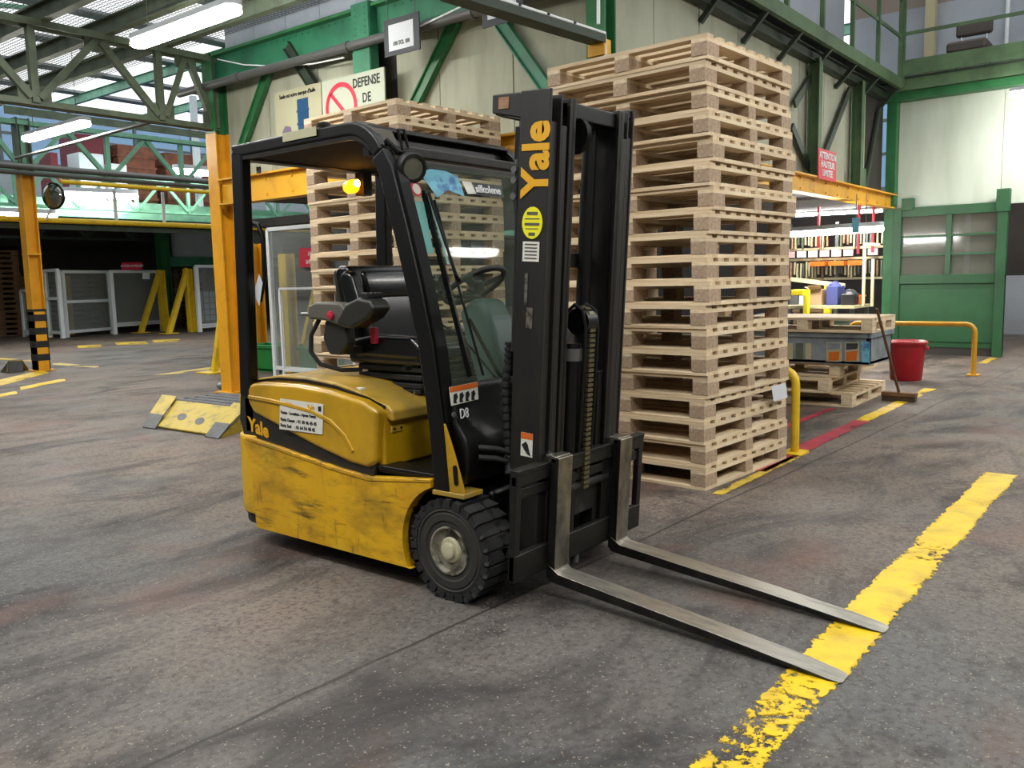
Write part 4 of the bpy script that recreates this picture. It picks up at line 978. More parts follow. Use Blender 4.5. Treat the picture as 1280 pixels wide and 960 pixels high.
# mast (leans forward)
MZ0, MZ1 = .12, 1.985
def mpart(name, m, mat, bevel=0.0, parent=FK, **k): return part(name, m.xf(tilt), mat, parent, bevel=bevel, **k)
for s_ in (0, 1):
    def mm(m): return m if s_ == 0 else mirx(m)
    o_ = mpart('outer_rail', mm(MB().box(2.64, 2.652, 2.0, 2.14, MZ0, MZ1).box(2.652, 2.692, 2.005, 2.022, MZ0, 1.87).box(2.652, 2.692, 2.12, 2.14, MZ0, MZ1)), 'mast_black', .003)
    mpart('middle_rail', mm(MB().box(2.697, 2.708, 1.992, 2.13, .16, MZ1-.015).box(2.708, 2.74, 1.992, 2.01, .16, 1.86).box(2.708, 2.74, 2.11, 2.13, .16, MZ1-.02)), 'mast_black', .003)
    mpart('inner_rail', mm(MB().box(2.745, 2.787, 1.985, 2.0, .16, MZ1-.02).box(2.76, 2.775, 1.985, 2.12, .16, MZ1-.02).box(2.745, 2.787, 2.1, 2.12, .16, MZ1-.02)), 'mast_worn', .003)
    mpart('rail_roller', mm(MB().lathe((2.70, 2.06, 1.93), (1, 0, 0), [(.045, 0), (.045, .03), (.02, .03)], 18)), 'mast_worn')
    mpart('mast_foot', mm(MB().box(2.66, 2.76, 2.02, 2.24, .12, .26)), 'black_paint', .01)
    # bracket at the top: tie bar that loops behind the rails
    mpart('tie_bar_arm', mm(MB().xprism([(2.01, 1.985), (2.12, 1.985), (2.29, 1.985), (2.29, 1.915), (2.12, 1.885), (2.06, 1.93), (2.01, 1.95)], 2.652, 2.668)), 'mast_black', .006)
mpart('tie_bar', MB().prism([(2.652, 2.24, 1.985), (2.668, 2.285, 1.985), (2.72, 2.30, 1.985), (3.16, 2.30, 1.985), (3.212, 2.285, 1.985), (3.228, 2.24, 1.985), (3.19, 2.25, 1.985), (3.15, 2.275, 1.985), (2.73, 2.275, 1.985), (2.69, 2.25, 1.985)], (0, 0, -.075)), 'mast_black', .004)
mpart('tie_bar_wear', MB().box(2.6495, 2.6515, 2.205, 2.255, 1.928, 1.972), 'wood_pink')
for z, h in ((1.90, .07), (1.33, .06), (.30, .12)):
    mpart('mast_crossmember', MB().box(2.70, 3.18, 2.10, 2.135, z, z+h), 'mast_black', .004)
mpart('inner_crosshead', MB().box(2.76, 3.12, 2.0, 2.09, 1.895, 1.955), 'black_paint', .006)
mpart('hose_pulley', MB().lathe((2.83, 2.03, 1.84), (1, 0, 0), [(.02, 0), (.07, 0), (.06, .015), (.07, .03), (.02, .03)], 24), 'black_satin', smooth=30)
for x in (2.86, 3.02):
    mpart('lift_cylinder', MB().tube([(x, 2.075, .15), (x, 2.075, 1.88)], .03, 14), 'black_satin', smooth=True)
mpart('free_lift_cylinder', MB().tube([(2.885, 2.03, .2), (2.885, 2.03, 1.03)], .04, 16), 'black_paint', smooth=True)
mpart('cylinder_band', MB().lathe((2.885, 2.03, .96), (0, 0, 1), [(.045, 0), (.045, .05)], 16), 'steel_grey', smooth=True)
# chain loop over its sheave
mpart('chain_sheave', MB().lathe((2.905, 2.02, 1.115), (1, 0, 0), [(.055, 0), (.055, .07), (.02, .07)], 20), 'black_satin', smooth=30)
for x in (2.895, 2.985):
    mpart('chain_guard', MB().tube([(x, 1.985, .5), (x, 1.975, .9), (x, 1.975, 1.10), (x, 1.99, 1.16), (x, 2.03, 1.185), (x, 2.07, 1.15), (x, 2.08, 1.05)], .008, 8), 'black_satin', smooth=True)
m = MB()
for i in range(34): z = .42+i*.0205; m.box(2.925, 2.962, 1.968, 1.982, z, z+.013)
for i in range(7):
    a = math.radians(170-i*26); m.obb((2.943, 2.025-.0+.052*math.cos(a), 1.115+.058*math.sin(a)), (.018, 0, 0), V(0, -math.sin(a), math.cos(a))*.007, V(0, math.cos(a), math.sin(a))*.006)
mpart('lift_chain', m, 'chain_steel', kind='stuff')
mpart('mast_hose', MB().tube([(2.665, 2.155, 1.0), (2.665, 2.155, 1.5), (2.65, 2.16, 1.62), (2.665, 2.155, 1.72), (2.668, 2.15, 1.88)], .012, 8), 'rubber', smooth=True)
for z in (1.60, 1.66, 1.70): mpart('hose_union', MB().lathe((2.66, 2.165, z), (-1, 0, 0), [(.014, -.01), (.014, .02), (0, .02)], 8), 'steel_grey')
mpart('hose_bracket', MB().box(2.655, 2.68, 2.14, 2.175, 1.74, 1.86), 'black_satin', .003)
# decals on the mast
XM = 2.6385
text('maker_lettering', 'Yale', .17, 'lettering_gold', FK, tilt(V(XM, 2.055, 1.735)), tilt(V(0, 2.2, 1.2))-tilt(V(0, 2.2, .2)), tilt(V(0, 3.2, .2))-tilt(V(0, 2.2, .2)), bold=.006, depth=.001, xs=.92)
st = mpart('inspection_sticker', MB().prism([(XM, 2.065+.048*math.cos(a*math.pi/12), 1.50+.060*math.sin(a*math.pi/12)) for a in range(24)], (-.002, 0, 0)), 'sticker_yellow')
for z, w2, h in ((1.535, .05, .012), (1.515, .07, .004), (1.495, .07, .010), (1.478, .06, .003), (1.458, .03, .012)):
    part('print_line', MB().box(XM-.003, XM-.002, 2.065-w2/2, 2.065+w2/2, z-h/2, z+h/2).xf(tilt), 'grey_plastic', st)
st = mpart('serial_label', MB().box(XM-.002, XM, 2.028, 2.106, 1.355, 1.43), 'sticker_white')
for k in range(5): part('print_line', MB().box(XM-.003, XM-.002, 2.038, 2.096, 1.365+.013*k, 1.370+.013*k).xf(tilt), 'grey_plastic', st)
st = mpart('crush_warning_label', MB().box(XM-.002, XM, 2.028, 2.085, .595, .69), 'sticker_white')
part('label_header', MB().box(XM-.003, XM-.002, 2.028, 2.085, .665, .69).xf(tilt), 'sticker_orange', st)
part('pictogram', MB().prism([(XM-.003, 2.035, .60), (XM-.003, 2.05, .645), (XM-.003, 2.06, .655), (XM-.003, 2.08, .64), (XM-.003, 2.065, .62), (XM-.003, 2.05, .605)], (-.001, 0, 0)).xf(tilt), 'lettering_black', st)
mpart('paint_scuff', MB().box(XM-.001, XM, 2.078, 2.092, 1.19, 1.31).box(XM-.001, XM, 2.05, 2.08, 1.10, 1.18), 'scuff_grey')

# fork carriage and forks
YC = 2.005                                                     # untilted front plane of the carriage bars
mpart('carriage_top_bar', MB().box(2.475, 3.425, YC-.03, YC, .515, .56), 'carriage', .006)
mpart('carriage_rail', MB().box(2.50, 3.40, YC-.018, YC+.005, .46, .50), 'carriage', .004)
mpart('carriage_top_hook', MB().xprism([(YC-.03, .555), (YC, .555), (YC+.01, .58), (YC-.035, .58)], 2.475, 3.425), 'carriage', .003)
mpart('carriage_bottom_bar', MB().box(2.475, 3.425, YC-.03, YC, .135, .245), 'carriage', .006)
for x in (2.475, 3.39): mpart('carriage_side', MB().box(x, x+.035, YC-.028, YC, .14, .56), 'carriage', .004)
for x in (2.78, 3.06): mpart('carriage_upright', MB().box(x, x+.04, YC, YC+.06, .14, .9), 'carriage', .004)
mpart('carriage_plate', MB().box(2.75, 3.13, YC, YC+.02, .30, .46), 'carriage', .004)
mpart('carriage_bar', MB().tube([(2.75, YC-.01, .43), (3.14, YC-.01, .43)], .018, 10), 'carriage')
mpart('locking_pin', MB().lathe((2.70, YC-.01, .575), (0, 0, 1), [(.006, 0), (.006, .02), (.018, .024), (.018, .035), (0, .038)], 12), 'chrome')
for x in (2.86, 2.93): mpart('lower_bolt', MB().lathe((x, YC-.01, .135), (0, 0, -1), [(.012, 0), (.012, .04)], 8), 'steel_grey')
def fork(xh, xt, label):
    w2 = .05; yf = YC-.03; L_ = 1.19; zb = .103
    def ps(y): return (xh+(xt-xh)*(yf-y)/L_)
    t = part('fork', MB().box(xh-w2, xh+w2, yf-.042, yf, zb+.04, .60).xf(tilt), 'fork_shank', FK, bevel=.006, label=label)
    # blade: heel bend, taper to a thin rounded tip
    secs = [(yf, zb+.06, zb+.005, w2), (yf-.02, zb+.05, zb-.012, w2), (yf-.06, zb+.028, zb-.014, w2), (yf-.3, zb+.024, zb-.014, w2), (yf-.75, zb+.016, zb-.012, w2), (yf-1.05, zb+.006, zb-.009, w2*.98), (yf-1.15, zb, zb-.009, w2*.92), (yf-L_+.012, zb-.002, zb-.009, w2*.78), (yf-L_, zb-.003, zb-.009, w2*.55)]
    P = []; F = []
    for (y, zt, z0, ww) in secs:
        x = ps(y); P += [(x-ww, y, z0), (x+ww, y, z0), (x+ww, y, zt), (x-ww, y, zt)]
    for i in range(len(secs)-1):
        a = 4*i; b = a+4
        F += [(a, a+1, b+1, b), (a+1, a+2, b+2, b+1), (a+2, a+3, b+3, b+2), (a+3, a, b, b+3)]
    F += [(3, 2, 1, 0), (4*len(secs)-4, 4*len(secs)-3, 4*len(secs)-2, 4*len(secs)-1)]
    b_ = part('fork_blade', MB().add(P, F).xf(tilt), 'fork_steel', t, bevel=.003)
    for o_ in (t, b_):
        o_.data.materials.append(MATS['mast_worn'])
        for pl in o_.data.polygons:
            if abs(pl.normal.x) > .8: pl.material_index = 1
    part('fork_hook', MB().box(xh-w2, xh+w2, yf-.03, yf+.04, .575, .605).xf(tilt), 'fork_shank', t, bevel=.005)
fork(2.735, 2.655, 'near bare steel fork')
fork(3.20, 3.125, 'far bare steel fork')
# ------------------------------------------------------------------ pallets
PS, PH = 1.14, .138
def chamfer_board(x0, x1, y0, y1, z0, z1, c, ends):
    """board with its upper edges chamfered along the long faces or at the ends"""
    m = MB()
    if ends == 'x': m.prism([(x0, y0, z0), (x1, y0, z0), (x1, y0, z1-c), (x1-c, y0, z1), (x0+c, y0, z1), (x0, y0, z1-c)], (0, y1-y0, 0))
    else: m.prism([(x0, y0, z0), (x1, y0, z0), (x1, y0, z1-c*.5), (x1-c, y0, z1), (x0+c, y0, z1), (x0, y0, z1-c*.5)], (0, y1-y0, 0))
    return m
def share(name, me, parent, loc):
    o = bpy.data.objects.new(name, me); COL.objects.link(o); o.parent = parent; o.location = loc; return o
def make_pallet(nd=9, bw=.075, sx=PS, sy=PS, mats=('wood_y', 'wood_x', 'chip_block')):
    root = empty('pallet', (0, 0, 0)); h = .5
    me = mesh_of(MB().box(-bw/2, bw/2, -sy/2, sy/2, 0, .022), 'deck_board', mats[0])
    for i in range(nd): share('deck_board', me, root, (-sx/2+bw/2+(sx-bw)*i/(nd-1), 0, PH-.022))
    me = mesh_of(MB().box(-sx/2, sx/2, -.05, .05, 0, .022), 'cross_board', mats[1])
    for y in (-sy/2+.05, 0, sy/2-.05): share('cross_board', me, root, (0, y, PH-.044))
    mc = mesh_of(MB().box(-.07, .07, -.05, .05, 0, .072), 'block', mats[2]); mm_ = mesh_of(MB().box(-.05, .05, -.05, .05, 0, .072), 'block', mats[2])
    for x in (-sx/2+.07, 0, sx/2-.07):
        for y in (-sy/2+.05, 0, sy/2-.05): share('block', mm_ if x == 0 else mc, root, (x, y, .022))
    mc = mesh_of(chamfer_board(-.07, .07, -sy/2, sy/2, 0, .022, .012, 'y'), 'bottom_board', mats[0])
    mm_ = mesh_of(chamfer_board(-.05, .05, -sy/2, sy/2, 0, .022, .012, 'y'), 'bottom_board', mats[0])
    for x in (-sx/2+.07, 0, sx/2-.07): share('bottom_board', mm_ if x == 0 else mc, root, (x, 0, 0))
    l = sx/2-.14-.05
    ms = mesh_of(chamfer_board(-l/2, l/2, -.05, .05, 0, .022, .010, 'x'), 'bottom_board', mats[1])
    for x in (-1, 1):
        for y in (-sy/2+.05, sy/2-.05): share('bottom_board', ms, root, (x*(.05+l/2), y, 0))
    return root
proto = make_pallet(); used = [False]
def pallet(x, y, z, rz, label, group, src=None):
    if src is None and not used[0]: o = proto; used[0] = True
    else: o = copy_tree(src or proto)
    o.location = (x, y, z); o.rotation_euler = (0, 0, rz); tag(o, label, 'pallet', group); return o
rnd = random.Random(3)
def stack(cx, cy, n, rz, where, group, drift):
    for i in range(n):
        dx, dy = rnd.uniform(-.012, .012)+drift(i)[0], rnd.uniform(-.012, .012)+drift(i)[1]
        pos = 'topmost' if i == n-1 else ('lowest, on the floor,' if i == 0 else ORD[i]+' from the floor')
        pallet(cx+dx, cy+dy, i*PH, rz+rnd.uniform(-.006, .006), 'pale wooden pallet, %s in the %s' % (pos, where), group)
a1 = math.radians(-3.0)
def corner(cx, cy, a): # centre from the near corner
    return cx+PS/2*math.cos(a)-PS/2*math.sin(a), cy+PS/2*math.sin(a)+PS/2*math.cos(a)
x, y = corner(4.645, 2.225, a1)
stack(x, y, 19, a1, 'tall stack right of the mast', 'pallets of the tall stack right of the mast', lambda i: (-.045, -.0) if i > 16 else ((.03, -.01) if 11 < i < 15 else (0, 0)))
x, y = corner(4.60, 4.67, math.radians(-2.6))
stack(x, y, 19, math.radians(-2.6), 'stack behind the cab', 'pallets of the stack behind the cab', lambda i: (0, 0))
# label hanging on the near stack
a = gy(967, 484, 2.14); 
solo('pallet_label', MB().prism([gy(964, 483, 2.14), gy(982, 479, 2.14), gy(984, 497, 2.14), gy(967, 502, 2.14)], (0, -.002, 0)), 'paper', 'white paper label hanging on the tall stack near the yellow barrier', 'label')

# pallets, crate and lid at the right
wp = make_pallet(7, .10, 1.2, 1.2, ('wood_y', 'wood_x', 'wood_x'))
g2 = 'loose pallets under the grey crate'
wp.location = (8.92, 3.11, 0); wp.rotation_euler = (0, 0, math.radians(1)); tag(wp, 'pale loose pallet on the floor, lowest under the grey crate', 'pallet', g2)
pallet(8.80, 3.32, PH, math.radians(3), 'pinkish pallet, second from the floor under the grey crate', g2, wp)
pallet(8.97, 3.22, 2*PH, math.radians(-1), 'pinkish pallet directly under the grey crate', g2, wp)
CX0, CY0, CY1, CZ = 8.32, gx(1087, 450, 8.32).y, 3.72, 3*PH
CX1 = gy(1114, 445, CY0).x
t = thing('plastic_crate', 'large grey plastic crate with picture labels on the pallets', 'crate', ((CX0+CX1)/2, (CY0+CY1)/2, CZ))
for nm, b in (('crate_side', (CX0, CX0+.04, CY0, CY1)), ('crate_side', (CX1-.04, CX1, CY0, CY1)), ('crate_side', (CX0, CX1, CY0, CY0+.04)), ('crate_side', (CX0, CX1, CY1-.04, CY1))):
    part(nm, MB().box(*b, CZ, CZ+.29), 'crate_grey', t, bevel=.006)
part('crate_floor', MB().box(CX0, CX1, CY0, CY1, CZ, CZ+.03), 'crate_grey', t)
part('crate_rim', MB().box(CX0-.02, CX1+.02, CY0-.02, CY0+.02, CZ+.25, CZ+.30).box(CX0-.02, CX0+.02, CY0, CY1, CZ+.25, CZ+.30), 'crate_grey', t, bevel=.006)
def cface(name, px, mat, dep=.006):
    return part(name, MB().prism([gx(p[0], p[1], CX0-.001) for p in px], (-dep, 0, 0)), mat, t)
for k, (x0, x1) in enumerate(((984, 991), (995, 1004), (1007, 1014))): cface('grip_slot', [(x0, 429), (x1, 429), (x1, 449), (x0, 449)], 'rod_cream' if k != 1 else 'green_olive')
cface('picture_label', [(1033, 428), (1052, 428), (1052, 452), (1033, 452)], 'poster_cream'); cface('picture_label', [(1056, 428), (1074, 428), (1074, 452), (1056, 452)], 'poster_cream')
cface('picture_label', [(1077, 427), (1087, 427), (1087, 453), (1077, 453)], 'mask_blue')
cface('label_print', [(1036, 440), (1050, 439), (1049, 450), (1036, 451)], 'orange_bin', .009); cface('label_print', [(1058, 440), (1072, 438), (1071, 450), (1058, 451)], 'orange_bin', .009)
cface('label_print', [(1035, 429), (1051, 429), (1050, 436), (1035, 437)], 'crate_grey', .009); cface('label_print', [(1058, 429), (1073, 429), (1072, 436), (1058, 437)], 'board_dark', .009)
wp2 = make_pallet(7, .10, CX1-CX0+.1, 1.3, ('wood_y', 'wood_x', 'wood_x')); wp2.location = ((CX0+CX1)/2, CY0+.63, CZ+.302); wp2.rotation_euler = (0, 0, math.radians(1)); tag(wp2, 'wide pale pallet lying on top of the grey crate', 'pallet', g2)
# red bin
bx, by = 10.85, 2.64
t = thing('waste_bin', 'red round plastic bin beside the orange barrier', 'bin', (bx, by, 0))
part('bin_shell', MB().lathe((bx, by, 0), (0, 0, 1), [(0, 0), (.165, 0), (.175, .02), (.205, .43), (.205, .44), (.19, .44), (.16, .03), (0, .03)], 36), 'bin_red', t, smooth=40)
part('bin_rim', MB().lathe((bx, by, .42), (0, 0, 1), [(.2, 0), (.222, 0), (.226, .03), (.21, .045), (.195, .03)], 36), 'bin_red', t, smooth=40)
for s_ in (-1, 1): part('grip', MB().box(bx-.05, bx+.05, by+s_*.225-.012, by+s_*.225+.012, .36, .40), 'bin_red', t, bevel=.008)
# broom leaning on the crate
p0 = V(9.0, CY0-.10, .07); p1 = gx(1095, 388, 10.2); p1 = gy(1096, 386, CY0-.055)
t = thing('broom', 'broom with long wooden handle leaning against the grey crate', 'broom', (p0.x, p0.y, 0))
part('handle', MB().tube([p0, p1], .014, 8), 'wood_dark', t, smooth=True)
part('brush_head', MB().box(p0.x-.05, p0.x+.05, p0.y-.16, p0.y+.16, .05, .09), 'wood_dark', t, bevel=.006)
part('bristles', MB().box(p0.x-.04, p0.x+.04, p0.y-.155, p0.y+.155, .0, .05), 'bristle', t)
# tube barriers
def hoop(label, x, y0, y1, h, r, mat):
    t = thing('tube_barrier', label, 'barrier', (x, (y0+y1)/2, 0))
    pts = [(x, y0, 0), (x, y0, h-.1)]+[(x, y0+.1-.1*math.cos(math.radians(a)), h-.1+.1*math.sin(math.radians(a))) for a in (22, 45, 68, 90)]
    q = [(x, y1-.1+.1*math.sin(math.radians(a)), h-.1+.1*math.cos(math.radians(a))) for a in (0, 22, 45, 68, 90)]+[(x, y1, 0)]
    part('tube_hoop', MB().tube(pts+q, r, 12), mat, t, smooth=True)
    for y in (y0, y1): part('foot_plate', MB().box(x-.1, x+.1, y-.07, y+.07, 0, .012), mat, t)
hoop('yellow tube barrier half hidden behind the tall stack', 6.0, 2.19, 3.3, .60, .03, 'rail_yellow')
hoop('orange yellow tube barrier in front of the green partition', 11.66, 2.07, 3.55, .62, .03, 'rail_orange')

# ------------------------------------------------------------------ floor paint
def stripe(label, x0, x1, y0, y1, mat, z=.004):
    solo('floor_stripe', MB().box(x0, x1, y0, y1, .0005, z), mat, label, 'floor marking')
stripe('long yellow floor stripe under the fork tips, worn at its near end', .6, 6.03, .795, .985, 'paint_yellow_long')
stripe('yellow floor stripe in front of the red bin', 7.62, 10.1, 2.14, 2.27, 'paint_yellow')
stripe('red floor stripe beside the yellow barrier', 5.3, 7.62, 2.12, 2.27, 'paint_red')
stripe('thin red floor stripe behind the yellow barrier', 6.0, 8.2, 2.60, 2.68, 'paint_red')
stripe('short yellow floor mark at the foot of the green partition', 13.2, 14.1, 2.18, 2.30, 'paint_faded')
stripe('yellow floor stripe under the near edge of the tall stack', 4.6, 6.2, 2.10, 2.17, 'paint_faded')
def quad(label, pts, mat):
    solo('floor_stripe', MB().prism([gz(px, py, .0005) for px, py in pts], (0, 0, .003)), mat, label, 'floor marking')
quad('yellow floor stripe leading from the picture edge to the banded column', [(-6, 476), (52, 463), (62, 466), (-6, 484)], 'paint_yellow')
quad('broken yellow floor stripe below the banded column', [(25, 484), (80, 473), (82, 476), (26, 488)], 'paint_yellow')
quad('short yellow floor stripe at the left picture edge', [(-6, 494), (20, 489), (22, 492), (-6, 498)], 'paint_yellow')
quad('faint yellow floor stripe right of the banded column', [(66, 453), (124, 458), (122, 460), (66, 456)], 'paint_faded')
quad('faded yellow floor patch in the middle of the far aisle', [(96, 432), (126, 431), (128, 434), (98, 435)], 'paint_faded')
quad('second faded yellow floor patch in the far aisle', [(143, 428), (182, 427), (186, 430), (146, 431)], 'paint_faded')
quad('third faded yellow floor patch before the cage fence', [(190, 425), (225, 424), (222, 427), (192, 428)], 'paint_faded')
quad('yellow floor stripe at the foot of the leaning brace', [(190, 469), (262, 459), (282, 461), (228, 467)], 'paint_faded')
quad('faint yellow floor mark on the left of the far aisle', [(-6, 447), (40, 450), (40, 452), (-6, 449)], 'paint_faded')

# ------------------------------------------------------------------ yellow ramp plate and roller table behind the forklift
t = thing('dock_ramp', 'yellow steel ramp plate with worn grey lips behind the forklift', 'ramp', (4.3, 7.2, 0))
A0, A1, B0, B1 = V(4.08, 7.40, .01), V(4.10, 6.62, .01), V(4.50, 7.78, .17), V(4.52, 6.86, .17)   # lower far, lower near, upper far, upper near
def rmp(u, v): return A0.lerp(A1, u).lerp(B0.lerp(B1, u), v)
up_ = V(0, 0, .012)
part('ramp_plate', MB().prism([rmp(.0, 0), rmp(1.0, 0), rmp(1.0, 1), rmp(.0, 1)], up_), 'ramp_yellow', t)
for ua, ub in ((-.28, .0), (1.0, 1.26)):
    part('ramp_wing', MB().prism([rmp(ua, .3)+up_*2.5, rmp(ub, .3)+up_*2.5, rmp(ub, 1.04)+up_*2.5, rmp(ua, 1.04)+up_*2.5], up_), 'ramp_yellow', t)
    part('worn_lip', MB().prism([rmp(ua, -.12)+up_*.5, rmp(ub, -.12)+up_*.5, rmp(ub, .3)+up_*2.5, rmp(ua, .3)+up_*2.5], up_), 'plate_grey', t)
for u_ in (-.28, 1.26):
    p_, q_ = rmp(u_, 0), rmp(u_, 1.0)
    part('ramp_cheek', MB().prism([V(p_.x, p_.y, 0), V(q_.x, q_.y, 0), q_, p_+V(0, 0, .01)], (0, .012, 0)), 'ramp_yellow', t)
for u_, v_ in ((.32, .42), (.68, .36)):
    c = rmp(u_, v_)+up_*1.02; du = (A1-A0)*.09; dv = (B0-A0)*.13
    part('scuff', MB().prism([c+du*math.cos(a*.63)+dv*math.sin(a*.63) for a in range(10)], (0, 0, .0015)), 'plate_grey', t)
t = thing('roller_table', 'low steel roller table behind the yellow ramp', 'roller table', (4.85, 7.4, 0))
for i in range(5): part('roller', MB().tube([(4.62+.12*i, 7.95, .145), (4.62+.12*i, 6.75, .145)], .035, 12), 'plate_grey', t, smooth=True)
for y in (6.73, 7.97): part('side_rail', MB().box(4.56, 5.16, y-.02, y+.02, .0, .17), 'plate_grey', t)
t = thing('dock_ramp', 'small yellow ramp at the left picture edge beside the banded column', 'ramp', (5.0, 14.9, 0))
a, b, c_, d_ = gz(8, 466), gz(36, 462), gz(28, 451, .18), gz(10, 452, .18)
part('ramp_plate', MB().prism([a, b, c_, d_], (0, 0, .015)), 'ramp_yellow', t)
part('ramp_side', MB().prism([a, V(a.x, a.y+.25, 0), d_], (.02, 0, 0)), 'plate_grey', t)
part('ramp_back', MB().prism([c_, d_, V(d_.x, d_.y, 0), V(c_.x, c_.y, 0)], (0, .02, 0)), 'plate_grey', t)
c = gz(274, 486); solo('steel_roller', MB().tube([c+V(0, .0, .04), c+V(.02, -.26, .04)], .04, 14), 'chrome', 'loose chrome roller lying at the foot of the yellow column', 'roller', smooth=40)

# ------------------------------------------------------------------ leaning braces, cage fence and goods at the far left
def aframe(label, pb, pt, pf, mat='rail_yellow', w_=.16):
    pb, pt, pf = V(*pb), V(*pt), V(*pf); t = thing('guard_brace', label, 'brace', (pf+pb)/2)
    part('upright', MB().ibeam(pb, pt, w_*1.2, w_*1.2, .03, (1, 0, 0)), mat, t)
    part('raker', MB().beam(pf, pt, w_*.8, w_*.8, (1, 0, 0)), mat, t)
    part('foot_plate', MB().box(pf.x-.2, pf.x+.2, pf.y-.2, pf.y+.2, 0, .02), mat, t)
b_ = gz(207, 414); f_ = gz(176, 416); aframe('yellow leaning guard brace, left one by the cage gate', (b_.x, b_.y, 0), (gy(200, 338, b_.y).x, b_.y, gy(200, 338, b_.y).z), f_)
b_ = gz(241, 415); f_ = gz(211, 417); aframe('yellow leaning guard brace, right one by the cage gate', (b_.x, b_.y, 0), (gy(234, 336, b_.y).x, b_.y, gy(234, 336, b_.y).z), f_)
f_ = gz(268, 466); aframe('yellow raking brace beside the yellow column behind the forklift', (7.6, gx(287, 430, 7.6).y, 0), (7.6, gx(287, 430, 7.6).y, 1.35), (f_.x, f_.y, 0), 'rail_yellow', .1)
def cage_panel(label, px0, px1, ya, yb, h0, h1, mid=.5, name='cage_panel', yy=None, mesh=True, plane=None):
    """white steel frame with wire mesh between two feet given by picture columns on the floor"""
    a = gz(*px0); b = gz(*px1)
    t = thing(name, label, 'fence panel', ((a.x+b.x)/2, (a.y+b.y)/2, 0))
    for p in (a, b): part('frame_post', MB().beam((p.x, p.y, 0), (p.x, p.y, h1), .1, .1), 'white_frame', t)
    for z in (h0, h0+(h1-h0)*mid, h1): part('frame_rail', MB().beam((a.x, a.y, z), (b.x, b.y, z), .08, .08), 'white_frame', t)
    if mesh:
        d = (b-a); n_ = V(-d.y, d.x, 0).normalized()
        part('wire_mesh', MB().prism([V(a.x, a.y, h0), V(b.x, b.y, h0), V(b.x, b.y, h1), V(a.x, a.y, h1)], n_*.004), 'mesh_panel', t)
    return t
cage_panel('white mesh fence gate right behind the banded column', (84, 422), (141, 417), 0, 0, .15, 1.78)
cage_panel('long white mesh fence panel with a red notice on top', (144, 418), (203, 413), 0, 0, .25, 1.78, .02)
cage_panel('white mesh fence panel with rounded bars left of the gate', (63, 422), (79, 423), 0, 0, .15, 1.82, .55)
cage_panel('low white mesh panel left of the banded column', (32, 421), (42, 422), 0, 0, .1, 1.3, .05)
cage_panel('white mesh fence panel beside the white tank', (250, 415), (300, 411), 0, 0, .15, 1.88, .02)
for i, (px, lab) in enumerate(((100, 'yellow post inside the mesh gate'), )):
    b_ = gz(px, 419); solo('bollard', MB().box(b_.x-.09, b_.x+.09, b_.y+.5, b_.y+.68, 0, 1.7), 'col_yellow', lab, 'post')
def notice(name, label, cat, P, mat, nrm, lines, tm, size, right, up, border=None):
    t = thing(name, label, cat, P[3])
    part('panel', MB().prism(P, nrm), mat, t)
    c = sum((V(*p) for p in P), V(0, 0, 0))/4
    h = (V(*P[0])-V(*P[3])).length
    n_ = V(*nrm)
    for i, tx in enumerate(lines):
        text('lettering', tx, size, tm, t, c+V(*up)*(h*(.5-(i+.5)/len(lines))*.85)+n_*1.3, right, up, bold=size*.02, depth=.001)
    return t
a = gz(165, 416.3); Y = a.y-.05
P = [gy(152, 328, Y), gy(177, 328, Y), gy(177, 337, Y), gy(152, 337, Y)]
notice('red_notice', 'small red notice on top of the white mesh fence', 'sign', P, 'sign_red', (0, -.02, 0), ['ACCES INTERDIT'], 'lettering_white', .09, (1, 0, 0), (0, 0, 1))
b_ = gz(183, 415); YN = b_.y-.12; P = [gy(178, 341, YN), gy(187, 341, YN), gy(187, 349, YN), gy(178, 349, YN)]
solo('paper_note', MB().prism(P, (0, -.004, 0)), 'paper', 'white paper note on the mesh fence beside the red notice', 'note')
# tank in its cage
b_ = gz(268, 410); x0, y0 = b_.x-.35, b_.y
t = thing('tank_container', 'white liquid tank in a wire cage on a pallet at the far end', 'tank', (x0+.6, y0+.5, 0))
part('tank', MB().box(x0+.04, x0+1.2, y0+.04, y0+1.0, .2, 1.16), 'white_tank', t, bevel=.08, seg=3)
for k in range(6): part('cage_hoop', MB().box(x0, x0+1.24, y0-.01, y0+.01, .22+.185*k, .245+.185*k), 'steel_grey', t)
for k in range(7): part('cage_bar', MB().box(x0+.02+.2*k, x0+.045+.2*k, y0-.012, y0+.008, .2, 1.17), 'steel_grey', t)
part('skid', MB().box(x0, x0+1.24, y0, y0+1.04, .1, .18), 'wood_pink', t)
for k in range(3): part('skid_foot', MB().box(x0+.5*k, x0+.5*k+.2, y0, y0+1.0, 0, .1), 'wood_pink', t)
